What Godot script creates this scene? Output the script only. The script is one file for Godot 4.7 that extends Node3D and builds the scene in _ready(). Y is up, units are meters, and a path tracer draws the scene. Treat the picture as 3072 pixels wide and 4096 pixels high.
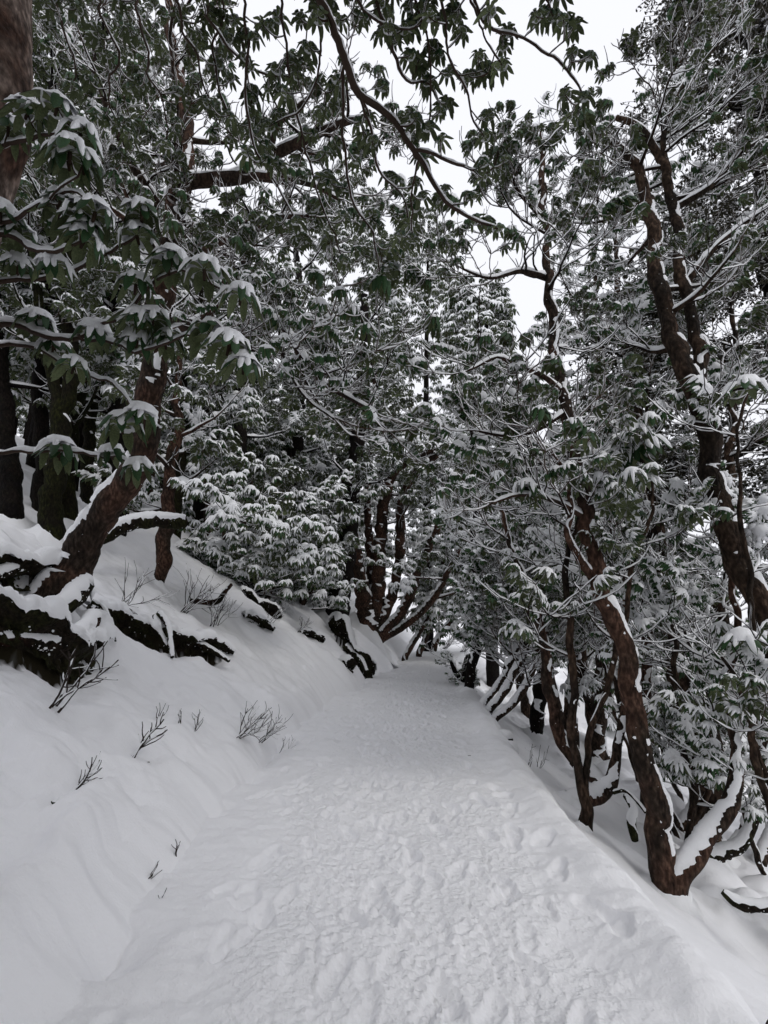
extends Node3D
# A snowed-in forest path between rhododendrons: the path along -z, a bank rising to the left, a drop to the right.

class MB:
	var v := PackedVector3Array()
	var n := PackedVector3Array()
	var c := PackedColorArray()
	var i := PackedInt32Array()
	func pt(p: Vector3, nn: Vector3, cc: Color) -> int:
		v.push_back(p); n.push_back(nn); c.push_back(cc)
		return v.size() - 1
	func tri(a: int, b: int, d: int) -> void:
		i.push_back(a); i.push_back(b); i.push_back(d)
	func take(m: MB, t: Transform3D) -> void:
		var o := v.size()
		for k in m.v.size():
			v.push_back(t * m.v[k]); n.push_back((t.basis * m.n[k]).normalized())
		c.append_array(m.c)
		for k in m.i.size():
			i.push_back(m.i[k] + o)

var rng := RandomNumberGenerator.new()
var nz := FastNoiseLite.new()
var fine := FastNoiseLite.new()
var cell := FastNoiseLite.new()
var names := {}
var M := {}
var whorls := []          # [leaves MB, snow MB]
var hung := []
var far_ones := []
var sprays := []          # ArrayMesh: twigs, leaves, snow
var fine_snow := false
var stamps := PackedFloat32Array()
const SW := 260
const SH := 1500
const WHITE := Color(1, 1, 1)

func numbered(s: String) -> String:
	names[s] = names.get(s, -1) + 1
	return s if names[s] == 0 else "%s_%03d" % [s, names[s]]

func ru(a: float, b: float) -> float:
	return rng.randf_range(a, b)

func mesh_of(list: Array) -> ArrayMesh:
	var m := ArrayMesh.new()
	for e in list:
		var b: MB = e[0]
		if b.i.size() == 0: continue
		var a := []
		a.resize(Mesh.ARRAY_MAX)
		a[Mesh.ARRAY_VERTEX] = b.v; a[Mesh.ARRAY_NORMAL] = b.n; a[Mesh.ARRAY_COLOR] = b.c; a[Mesh.ARRAY_INDEX] = b.i
		m.add_surface_from_arrays(Mesh.PRIMITIVE_TRIANGLES, a)
		m.surface_set_material(m.get_surface_count() - 1, e[1])
	return m

func put(called: String, m: Mesh, parent: Node, at := Transform3D()) -> MeshInstance3D:
	var o := MeshInstance3D.new()
	o.name = called if parent != self else numbered(called)
	o.mesh = m
	o.transform = at
	if called == "snow": o.set_meta("kind", "stuff")
	parent.add_child(o, true)
	return o

func tag(o: Node, label: String, category: String, group := "") -> void:
	o.set_meta("label", label); o.set_meta("category", category)
	if group: o.set_meta("group", group)

func thing(called: String, label: String, category: String, at: Vector3, group := "") -> Node3D:
	var o := Node3D.new()
	o.name = numbered(called)
	add_child(o)
	o.position = at
	tag(o, label, category, group)
	return o

# ---------------------------------------------------------------- materials
func noise_tex(freq: float, lo: Color, hi: Color, seed_: int, octaves := 4, kind := FastNoiseLite.TYPE_SIMPLEX_SMOOTH, mid := 0.5) -> NoiseTexture2D:
	var t := NoiseTexture2D.new()
	var f := FastNoiseLite.new()
	f.seed = seed_; f.frequency = freq; f.fractal_octaves = octaves; f.noise_type = kind
	t.noise = f; t.width = 256; t.height = 256; t.seamless = true
	var g := Gradient.new()
	g.set_color(0, lo); g.set_color(1, hi)
	g.add_point(mid, lo.lerp(hi, 0.42))
	t.color_ramp = g
	return t

func mat(called: String, col: Color, rough: float, tex: Texture2D, scale: float, bump: Texture2D = null, bump_cm := 0.0, spec := 0.3) -> StandardMaterial3D:
	var m := StandardMaterial3D.new()
	m.resource_name = called
	m.albedo_color = col.linear_to_srgb()
	m.roughness = rough
	m.metallic_specular = spec
	m.vertex_color_use_as_albedo = true
	m.uv1_triplanar = true
	m.uv1_world_triplanar = true
	m.uv1_scale = Vector3.ONE * scale
	if tex: m.albedo_texture = tex
	if bump:
		m.heightmap_enabled = true; m.heightmap_texture = bump; m.heightmap_scale = bump_cm
	M[called] = m
	return m

func make_materials() -> void:
	var grain := noise_tex(0.03, Color(0, 0, 0), Color(1, 1, 1), 5, 5)
	mat("snow", Color(0.92, 0.925, 0.94), 0.85, null, 6.0, grain, 0.35, 0.25)
	mat("twig_snow", Color(0.93, 0.935, 0.95), 0.85, null, 9.0, grain, 0.35, 0.25)
	var bt := noise_tex(0.022, Color(0.20, 0.18, 0.17), Color(1, 1, 1), 11, 5)
	var bb := noise_tex(0.03, Color(0, 0, 0), Color(1, 1, 1), 12, 5)
	mat("bark", Color(1, 1, 1), 0.85, bt, 3.2, bb, 1.6, 0.25)
	M.bark.uv1_scale = Vector3(3.4, 1.6, 3.4)
	mat("twig", Color(1, 1, 1), 0.8, null, 5.0, null, 0.0, 0.25)
	var lt := noise_tex(0.05, Color(0.62, 0.62, 0.62), Color(1, 1, 1), 21, 3)
	mat("leaf", Color(1, 1, 1), 0.55, lt, 7.0, null, 0.0, 0.35)
	M.leaf.backlight_enabled = true
	M.leaf.backlight = Color(0.12, 0.12, 0.1)
	var st := noise_tex(0.03, Color(0.25, 0.25, 0.25), Color(1, 1, 1), 31, 5)
	mat("ground", Color(1, 1, 1), 0.85, null, 6.0, grain, 0.35, 0.25)
	var clods := noise_tex(0.055, Color(0, 0, 0), Color(1, 1, 1), 41, 4, FastNoiseLite.TYPE_CELLULAR)
	mat("trodden", Color(1, 1, 1), 0.85, null, 1.5, clods, 1.7, 0.25)
	mat("half_trodden", Color(1, 1, 1), 0.85, null, 1.5, clods, 0.8, 0.25)
	mat("stone", Color(1, 1, 1), 0.9, st, 2.5, bb, 2.0, 0.2)

# ---------------------------------------------------------------- tubes and the snow on them
func frames(pts: PackedVector3Array) -> Array:
	var ts := PackedVector3Array()
	var ns := PackedVector3Array()
	var k := pts.size()
	for a in k:
		ts.push_back((pts[mini(a + 1, k - 1)] - pts[maxi(a - 1, 0)]).normalized())
	var u := Vector3.RIGHT if absf(ts[0].x) < 0.8 else Vector3.FORWARD
	u = (u - ts[0] * u.dot(ts[0])).normalized()
	for a in k:
		u = (u - ts[a] * u.dot(ts[a])).normalized()
		ns.push_back(u)
	return [ts, ns]

func tube(mb: MB, pts: PackedVector3Array, rad: PackedFloat32Array, sides: int, col: Color, rough := 0.0, col2 := Color(-1, 0, 0)) -> void:
	var fr := frames(pts)
	var first := mb.v.size()
	var k := pts.size()
	for a in k:
		var t: Vector3 = fr[0][a]
		var u: Vector3 = fr[1][a]
		var b := t.cross(u)
		for j in sides:
			var th := TAU * j / sides
			var d := u * cos(th) + b * sin(th)
			var r := rad[a]
			var q := pts[a] + d * r
			var cc := col
			if rough > 0.0:
				var w := nz.get_noise_3d(q.x * 5.0, q.y * 2.2, q.z * 5.0)
				r *= 1.0 + rough * w
				if col2.r >= 0.0:
					var w2 := nz.get_noise_3d(q.x * 2.6 + 40.0, q.y * 1.3, q.z * 2.6)
					cc = col.lerp(col2, clampf(0.5 + 1.9 * w2, 0.0, 1.0))
			mb.pt(pts[a] + d * r, d, cc)
	for a in k - 1:
		for j in sides:
			var p := first + a * sides + j
			var q := first + a * sides + (j + 1) % sides
			mb.tri(p, p + sides, q)
			mb.tri(q, p + sides, q + sides)
	var tip := mb.pt(pts[k - 1] + fr[0][k - 1] * rad[k - 1] * 0.6, fr[0][k - 1], col)
	for j in sides:
		mb.tri(first + (k - 1) * sides + j, tip, first + (k - 1) * sides + (j + 1) % sides)

# snow lying along the top of a twig or branch
func snow_tube(mb: MB, pts: PackedVector3Array, rad: PackedFloat32Array, amount := 1.0, ring := 6) -> void:
	var k := pts.size()
	var open := -1
	for a in k:
		var t := (pts[mini(a + 1, k - 1)] - pts[maxi(a - 1, 0)]).normalized()
		var flat := sqrt(maxf(0.0, 1.0 - t.y * t.y))
		var s := smoothstep(0.28, 0.75, flat)
		var w := nz.get_noise_3d(pts[a].x * 9.0, pts[a].y * 9.0, pts[a].z * 9.0)
		s *= clampf(0.85 + 1.1 * w, 0.0, 1.3)
		if s < 0.12:
			open = -1
			continue
		var up := (Vector3.UP - t * t.y).normalized()
		var side := t.cross(up)
		var r := rad[a]
		var thick := amount * s * clampf(0.006 + r * 0.75, 0.006, 0.045)
		var wide := r * (0.75 + 0.35 * s) + 0.0025 * s
		var first := mb.v.size()
		var end := 0.35 if (open < 0 or a == k - 1) else 1.0
		for j in ring:
			var th := TAU * j / ring
			var h := sin(th)
			var d := side * cos(th) * wide * end + up * (h * (r * 0.6 + thick) * end if h > 0.0 else h * r * 0.5)
			mb.pt(pts[a] + up * r * 0.4 + d, (side * cos(th) + up * (h + 0.25)).normalized(), WHITE)
		if open >= 0:
			for j in ring:
				var j2 := (j + 1) % ring
				mb.tri(open + j, open + j2, first + j)
				mb.tri(open + j2, first + j2, first + j)
		open = first

# snow plastered on the upper face of a leaning trunk, with a torn edge, and flecks of it on the bark
func snow_sheet(mb: MB, pts: PackedVector3Array, rad: PackedFloat32Array, cover: float, flecks: float, wind := Vector3(0.3, 0, 0.35)) -> void:
	var k := pts.size()
	var across := 9
	var open := -1
	var lift := 0.0
	for a in k:
		var t := (pts[mini(a + 1, k - 1)] - pts[maxi(a - 1, 0)]).normalized()
		var lean := sqrt(maxf(0.0, 1.0 - t.y * t.y))
		var up := Vector3.UP * maxf(lean, 0.05) + wind * 0.25
		up = (up - t * t.dot(up)).normalized()
		var side := t.cross(up)
		var p := pts[a]
		var w := nz.get_noise_3d(p.x * 2.0 + 9.0, p.y * 2.0, p.z * 2.0)
		var half := cover * (smoothstep(0.08, 0.75, lean) * 1.25 + 0.16 + 0.75 * w * (1.0 - lean))
		if half < 0.24:
			open = -1
			continue
		half = minf(half, 1.5)
		var first := mb.v.size()
		var e0 := half * (0.85 + 0.34 * fine.get_noise_3d(p.x * 9.0, p.y * 9.0, p.z * 9.0) + 0.16 * ru(-1, 1))
		var e1 := half * (0.85 + 0.34 * fine.get_noise_3d(p.x * 9.0 + 40.0, p.y * 9.0, p.z * 9.0) + 0.16 * ru(-1, 1))
		var r := rad[a]
		var deep := clampf(r * 0.30, 0.006, 0.05) * clampf(half, 0.3, 1.2)
		for j in across:
			var f := float(j) / (across - 1)
			var th := lerpf(-e0, e1, f)
			var bell := sqrt(maxf(0.0, 1.0 - pow(absf(2.0 * f - 1.0), 2.6)))
			if open < 0: bell *= 0.2
			var d := up * cos(th) + side * sin(th)
			var q := p + d * (r * 1.0 - 0.004 + (deep + 0.004) * bell * (1.0 + 0.35 * fine.get_noise_3d(p.x * 30.0, p.y * 30.0 + j, p.z * 30.0)))
			mb.pt(q, (d + side * (f - 0.5) * 0.8).normalized(), WHITE)
		if open >= 0:
			for j in across - 1:
				mb.tri(open + j, first + j, open + j + 1)
				mb.tri(open + j + 1, first + j, first + j + 1)
		open = first
	var count := 0.0
	for a in k - 1:
		count += flecks * pts[a].distance_to(pts[a + 1])
		while count > 1.0:
			count -= 1.0
			var f := rng.randf()
			var p := pts[a].lerp(pts[a + 1], f)
			var t := (pts[a + 1] - pts[a]).normalized()
			var b := t.cross(wind.normalized()).normalized()
			var o := b.cross(t)
			var th := ru(-1.6, 1.6)
			var d := o * cos(th) + b * sin(th)
			fleck(mb, p + d * rad[a] * 0.97, d, t, 0.0028 + 0.012 * pow(rng.randf(), 3.0) * (1.0 + rad[a] * 2.0))

func fleck(mb: MB, p: Vector3, d: Vector3, t: Vector3, s: float) -> void:
	var b := d.cross(t).normalized()
	t = b.cross(d)
	var top := mb.pt(p + d * s * 0.75, d, WHITE)
	var first := mb.v.size()
	for j in 5:
		var th := TAU * j / 5.0
		mb.pt(p + (b * cos(th) + t * sin(th) * 1.3) * s * ru(0.5, 1.5) - d * 0.002, (d + b * cos(th) + t * sin(th)).normalized(), WHITE)
	for j in 5:
		mb.tri(top, first + j, first + (j + 1) % 5)

func spline(ctrl: Array, step: float) -> Array:
	var pts := PackedVector3Array()
	var rad := PackedFloat32Array()
	var k := ctrl.size()
	for a in k - 1:
		var p0: Array = ctrl[maxi(a - 1, 0)]
		var p1: Array = ctrl[a]
		var p2: Array = ctrl[a + 1]
		var p3: Array = ctrl[mini(a + 2, k - 1)]
		var q0 := Vector3(p0[0], p0[1], p0[2])
		var q1 := Vector3(p1[0], p1[1], p1[2])
		var q2 := Vector3(p2[0], p2[1], p2[2])
		var q3 := Vector3(p3[0], p3[1], p3[2])
		var m := maxi(1, int(ceil(q1.distance_to(q2) / step)))
		for b in m:
			var f := float(b) / m
			pts.push_back(q1.cubic_interpolate(q2, q0, q3, f))
			rad.push_back(lerpf(p1[3], p2[3], f))
	var e: Array = ctrl[k - 1]
	pts.push_back(Vector3(e[0], e[1], e[2]))
	rad.push_back(e[3])
	return [pts, rad]

# small bends, more on thin stems
func wavy(sp: Array, at: Vector3) -> Array:
	var pts: PackedVector3Array = sp[0]
	for a in pts.size():
		var p := pts[a] + at
		var amp := 0.04
		pts[a] += Vector3(nz.get_noise_2d(p.y * 1.1, at.x * 9.0), 0.0, nz.get_noise_2d(p.y * 1.1 + 60.0, at.x * 9.0)) * amp * 2.0
		sp[1][a] *= 1.0 + 0.16 * nz.get_noise_2d(p.y * 2.3, at.z * 7.0 + 30.0)
	return [pts, sp[1]]

# ---------------------------------------------------------------- leaves
func leaf(lb: MB, sb: MB, az: float, length: float, width: float, rise: float, droop: float, snow: float, top: Color, under: Color) -> void:
	var o := Vector3(cos(az), 0, sin(az))
	var side := Vector3(-sin(az), 0, cos(az))
	var segs := 5
	var p := o * 0.006
	var prof := [0.2, 0.62, 0.92, 1.0, 0.78, 0.06]
	var line := []
	var twist := ru(-0.25, 0.25)
	for a in segs + 1:
		var f := float(a) / segs
		var pitch := lerpf(rise, -droop, smoothstep(0.0, 0.5, f))
		var t := o * cos(pitch) + Vector3.UP * sin(pitch)
		var nn := (Vector3.UP * cos(pitch) - o * sin(pitch)).normalized()
		var sd := (side + nn * twist * f).normalized()
		line.append([p, t, nn, sd, width * 0.5 * float(prof[a])])
		p += t * length / segs
	for face in 2:
		var first := lb.v.size()
		for e in line:
			var nn: Vector3 = e[2] if face == 0 else -e[2]
			var off: Vector3 = e[2] * (0.0 if face == 0 else -0.0016)
			var fold: float = e[4] * 0.34
			var cc := top if face == 0 else under
			lb.pt(e[0] + off - e[3] * e[4] - e[2] * fold, (nn - e[3] * (0.45 if face == 0 else -0.45)).normalized(), cc)
			lb.pt(e[0] + off, nn, cc.lerp(Color(0.15, 0.20, 0.08), 0.2))
			lb.pt(e[0] + off + e[3] * e[4] - e[2] * fold, (nn + e[3] * (0.45 if face == 0 else -0.45)).normalized(), cc)
		for a in segs:
			for j in 2:
				var q := first + a * 3 + j
				if face == 0:
					lb.tri(q, q + 3, q + 1); lb.tri(q + 1, q + 3, q + 4)
				else:
					lb.tri(q, q + 1, q + 3); lb.tri(q + 1, q + 4, q + 3)
	if snow <= 0.05: return
	var steps := 5 if length < 0.19 and not fine_snow else 9
	var reach := clampf(snow, 0.25, 1.0) * segs
	var first := sb.v.size()
	var lop := ru(-0.25, 0.25)
	for a in steps + 1:
		var f := float(a) / steps
		var g := minf(f * reach, segs - 0.001)
		var e: Array = line[int(g)]
		var e2: Array = line[int(g) + 1]
		var m := g - int(g)
		var p2: Vector3 = e[0].lerp(e2[0], m)
		var nn: Vector3 = e[2].lerp(e2[2], m).normalized()
		var sd: Vector3 = e[3].lerp(e2[3], m).normalized()
		var end := sqrt(maxf(0.0, 1.0 - f * f * f))
		var w := maxf(lerpf(e[4], e2[4], m), width * 0.2) * end * ru(0.8, 1.05) + 0.001
		var h := (0.017 * (1.0 - 0.5 * f) + 0.003) * (0.35 + 0.65 * end) * ru(0.75, 1.25) * (width / 0.042) * (1.4 * (0.25 + 0.75 * smoothstep(0.15, 0.75, nn.y)) if fine_snow else 1.0)
		var fold := w * 0.34
		var off := sd * lop * w * 0.4
		sb.pt(p2 - sd * w - nn * (fold + 0.001) + off * 0.4, (nn * 0.3 - sd).normalized(), WHITE)
		sb.pt(p2 - sd * w * 0.62 + nn * h * 0.62 + off, (nn - sd * 0.7).normalized(), WHITE)
		sb.pt(p2 + nn * h * end + off, nn, WHITE)
		sb.pt(p2 + sd * w * 0.62 + nn * h * 0.62 + off, (nn + sd * 0.7).normalized(), WHITE)
		sb.pt(p2 + sd * w - nn * (fold + 0.001) + off * 0.4, (nn * 0.3 + sd).normalized(), WHITE)
	for a in steps:
		for j in 4:
			var q := first + a * 5 + j
			sb.tri(q, q + 5, q + 1); sb.tri(q + 1, q + 5, q + 6)

func leaf_colors() -> Array:
	var g := ru(0.75, 1.25)
	return [Color(0.028 * g, 0.092 * g, 0.030 * g), Color(0.195 * g, 0.235 * g, 0.112 * g)]

func cap(sb: MB, r: float, h: float, y0: float) -> void:
	var top := sb.pt(Vector3(0, y0 + h, 0), Vector3.UP, WHITE)
	var prev := -1
	var k := 9
	for ring in 2:
		var first := sb.v.size()
		for j in k:
			var th := TAU * j / k
			var rr := r * (0.62 if ring == 0 else 1.0) * ru(0.85, 1.15)
			sb.pt(Vector3(cos(th) * rr, y0 + (h * 0.72 if ring == 0 else -0.012), sin(th) * rr), Vector3(cos(th), 1.2 if ring == 0 else 0.3, sin(th)).normalized(), WHITE)
		for j in k:
			var j2 := (j + 1) % k
			if ring == 0:
				sb.tri(top, first + j, first + j2)
			else:
				sb.tri(prev + j, first + j, prev + j2); sb.tri(prev + j2, first + j, first + j2)
		prev = first

func whorl(snow: float, droop: float, size := 1.0) -> Array:
	var lb := MB.new()
	var sb := MB.new()
	var k := rng.randi_range(8, 11)
	var cs := leaf_colors()
	for a in k:
		var az := TAU * a / k + ru(-0.2, 0.2)
		var g := ru(0.85, 1.15)
		leaf(lb, sb, az, ru(0.115, 0.185) * size, ru(0.032, 0.046) * size, ru(0.15, 0.75), droop + ru(-0.3, 0.22), snow * ru(0.55, 1.15), cs[0] * g, cs[1] * g)
	if snow > 0.1: cap(sb, 0.066 * size, 0.032 * size * (0.5 + snow), 0.008)
	return [lb, sb]

func yaw(a: float, s: float, at: Vector3, tilt := 0.0) -> Transform3D:
	var b := Basis(Vector3.UP, a) * Basis(Vector3.RIGHT, tilt)
	return Transform3D(b.scaled(Vector3.ONE * s), at)

func grow(start: Vector3, dir: Vector3, length: float, lift: float, wild: float, k: int) -> PackedVector3Array:
	var pts := PackedVector3Array([start])
	var d := dir.normalized()
	for a in k:
		d = (d + Vector3(ru(-1, 1), ru(-0.7, 0.7), ru(-1, 1)) * wild + Vector3.UP * lift * float(a) / k).normalized()
		pts.push_back(pts[a] + d * length / k)
	return pts

func taper(k: int, r0: float, r1: float) -> PackedFloat32Array:
	var r := PackedFloat32Array()
	for a in k: r.push_back(lerpf(r0, r1, pow(float(a) / maxf(1, k - 1), 0.8)))
	return r

func twig_color() -> Color:
	var g := ru(0.7, 1.3)
	return Color(0.055 * g, 0.036 * g, 0.026 * g)

# one leafy twig that starts at its origin and reaches along +x: wood, leaves, snow
func make_spray(snow: float, droop: float, leafy: float, far := false) -> ArrayMesh:
	var wood := MB.new()
	var lb := MB.new()
	var sb := MB.new()
	var ts := MB.new()
	var todo := [[Vector3.ZERO, Vector3(1, ru(-0.05, 0.2), 0), ru(0.34, 0.46), 0.0085, 0]]
	while todo.size():
		var e: Array = todo.pop_back()
		var k := 6
		var pts := grow(e[0], e[1], e[2], 0.12 if e[4] < 2 else 0.5, 0.26, k)
		var rad := taper(k + 1, e[3], e[3] * 0.62)
		tube(wood, pts, rad, 5, twig_color())
		snow_tube(ts, pts, rad, 1.25 * (0.4 + snow))
		var tip := pts[k]
		var d := (pts[k] - pts[k - 1]).normalized()
		for side_twig in (0 if far else 1):   # bare crooked twigs lined with snow
			var bd := d.rotated(Vector3.UP, ru(0.4, 1.3) * (1.0 if rng.randf() < 0.5 else -1.0))
			bd.y = ru(-0.2, 0.5)
			var bq := grow(pts[rng.randi_range(1, 5)], bd, ru(0.12, 0.3), 0.5, 0.35, 5)
			var br := taper(6, 0.0042, 0.003)
			tube(wood, bq, br, 4, twig_color())
			snow_tube(ts, bq, br, 1.1, 5)
		if e[4] < (1 if far else 2):
			var forks := 3 if (rng.randf() < 0.45 or e[4] == 0) else 2
			var az := ru(-0.25, 0.25)
			for b in forks:
				var turn: float = az + (float(b) - (forks - 1) * 0.5) * ru(0.65, 0.95)
				var d2 := d.rotated(Vector3.UP, turn)
				d2.y = d2.y * 0.5 + ru(-0.25, 0.3)
				todo.append([tip, d2, float(e[2]) * ru(0.5, 0.85), float(e[3]) * 0.66, int(e[4]) + 1])
			if rng.randf() < (1.0 if far else 0.6):
				var side := d.rotated(Vector3.UP, ru(0.7, 1.2) * (1.0 if rng.randf() < 0.5 else -1.0))
				todo.append([pts[2], side, ru(0.12, 0.2), float(e[3]) * 0.5, 2])
		elif rng.randf() < leafy:
			var from: Array = whorls if far or rng.randf() < 0.25 else hung
			var w: Array = from[rng.randi() % from.size()]
			var t := yaw(rng.randf() * TAU, ru(0.68, 1.2) * (1.6 if far else 1.0), tip, ru(-0.3, 0.3))
			lb.take(w[0], t); sb.take(w[1], t)
	sb.take(ts, Transform3D())
	return mesh_of([[wood, M.twig], [lb, M.leaf], [sb, M.twig_snow]])

# ---------------------------------------------------------------- the ground
const LS := [-6.0, 2.0, 5.0, 8.3, 11.2, 15.0, 18.5, 23.0, 32.0, 50.0, 120.0]
const LX := [-1.5, -1.45, -1.43, -1.34, -1.05, -0.39, 0.31, 0.83, 2.4, 7.0, 30.0]
const RS := [-6.0, 3.0, 5.0, 7.7, 10.5, 15.4, 18.5, 23.0, 26.0, 32.0, 50.0, 120.0]
const RX := [1.5, 1.55, 1.53, 1.68, 1.92, 2.3, 2.25, 3.0, 4.1, 6.2, 11.5, 34.0]
# banks of bare earth under overhanging snow: x, z of a line's points; height of the face; reach
var ledges := [
	[[[-3.85, -4.3], [-3.35, -4.85], [-3.2, -5.5], [-3.35, -6.1], [-3.75, -6.6]], 0.3, 1.3],
	[[[-4.5, -5.0], [-4.0, -5.6], [-3.85, -6.2], [-4.0, -6.7]], 0.55, 1.3],
	[[[-3.95, -7.1], [-3.55, -7.75], [-3.1, -8.3], [-2.6, -8.95]], 0.5, 0.8],
	[[[-1.55, -15.6], [-1.1, -15.3], [-0.6, -15.2], [-0.35, -15.6]], 0.55, 0.6],
	[[[-3.35, -12.1], [-2.9, -12.3], [-2.5, -12.6]], 0.3, 0.4],
	[[[-1.0, -12.9], [-0.9, -13.3], [-0.85, -13.8]], 0.25, 0.3],
]

func along(xs: Array, ys: Array, x: float) -> float:
	for a in xs.size() - 1:
		if x <= xs[a + 1]:
			var f: float = clampf((x - xs[a]) / (xs[a + 1] - xs[a]), 0.0, 1.0)
			return lerpf(ys[a], ys[a + 1], f)
	return ys[ys.size() - 1]

func left_x(s: float) -> float:
	return along(LS, LX, s) + 0.22 * nz.get_noise_2d(s * 0.5, 71.0) + 0.06 * nz.get_noise_2d(s * 2.4, 81.0)

func stamp(u: float, s: float, ang: float, rl: float, rw: float, depth: float, rim: float) -> void:
	# u: metres right of the path's left edge, s: metres ahead
	var ca := cos(ang)
	var sa := sin(ang)
	var reach := maxf(rl, rw) * 1.7
	var i0 := maxi(0, int((u - reach) / 0.012))
	var i1 := mini(SW - 1, int((u + reach) / 0.012))
	var j0 := maxi(0, int((s - reach) / 0.012))
	var j1 := mini(SH - 1, int((s + reach) / 0.012))
	for j in range(j0, j1 + 1):
		for i in range(i0, i1 + 1):
			var x := i * 0.012 - u
			var y := j * 0.012 - s
			var a := (x * ca - y * sa) / rw
			var b := (x * sa + y * ca) / rl
			var q := sqrt(a * a + b * b)
			if q < 1.6:
				stamps[j * SW + i] += -depth * (1.0 - smoothstep(0.72, 1.05, q)) + rim * exp(-pow((q - 1.18) / 0.2, 2.0))

func make_stamps() -> void:
	stamps.resize(SW * SH)
	for a in 420:   # trodden middle
		var u := clampf(1.45 + rng.randfn(0.0, 0.42), 0.25, 2.75)
		stamp(u, ru(0.9, 17.5), ru(-0.4, 0.4) + (PI if rng.randf() < 0.3 else 0.0), ru(0.11, 0.16), ru(0.045, 0.06), ru(0.013, 0.028), ru(0.005, 0.011))
	for a in 70:   # old, softened prints to the sides
		var u := ru(0.15, 0.8) if rng.randf() < 0.62 else ru(2.05, 2.7)
		stamp(u, ru(1.0, 17.0), ru(-0.9, 0.9), ru(0.12, 0.17), ru(0.055, 0.085), ru(0.018, 0.036), ru(0.004, 0.009))
	for e in [[2.42, 4.35, 0.25], [2.55, 3.75, 0.3], [2.36, 5.0, 0.2], [2.3, 5.55, 0.3], [2.62, 3.1, 0.2], [2.2, 2.3, 0.15], [2.35, 6.2, 0.1]]:
		stamp(e[0], e[1], e[2], 0.15, 0.06, 0.035, 0.008)
	for e in [[1.55, 1.8, 3.4], [1.95, 1.7, 3.6], [2.05, 1.8, 4.1], [1.98, 4.2, 6.0], [1.02, 2.6, 3.6], [0.95, 4.0, 5.2]]:
		var s: float = e[1]
		while s < e[2]:   # narrow drag lines
			stamp(e[0] + 0.05 * sin(s * 2.1 + e[0] * 9.0), s, 0.0, 0.05, 0.012, 0.010, 0.004)
			s += 0.045

func stamped(u: float, s: float) -> float:
	var x := u / 0.012
	var y := s / 0.012
	var i := int(x)
	var j := int(y)
	if i < 0 or j < 0 or i >= SW - 1 or j >= SH - 1: return 0.0
	var fx := x - i
	var fy := y - j
	var k := j * SW + i
	return lerpf(lerpf(stamps[k], stamps[k + 1], fx), lerpf(stamps[k + SW], stamps[k + SW + 1], fx), fy)

func seg_dist(p: Vector2, a: Vector2, b: Vector2) -> Array:
	var ab := b - a
	var t := clampf((p - a).dot(ab) / ab.length_squared(), 0.0, 1.0)
	var q := a + ab * t
	return [p.distance_to(q), ab.cross(p - a), t]

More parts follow.
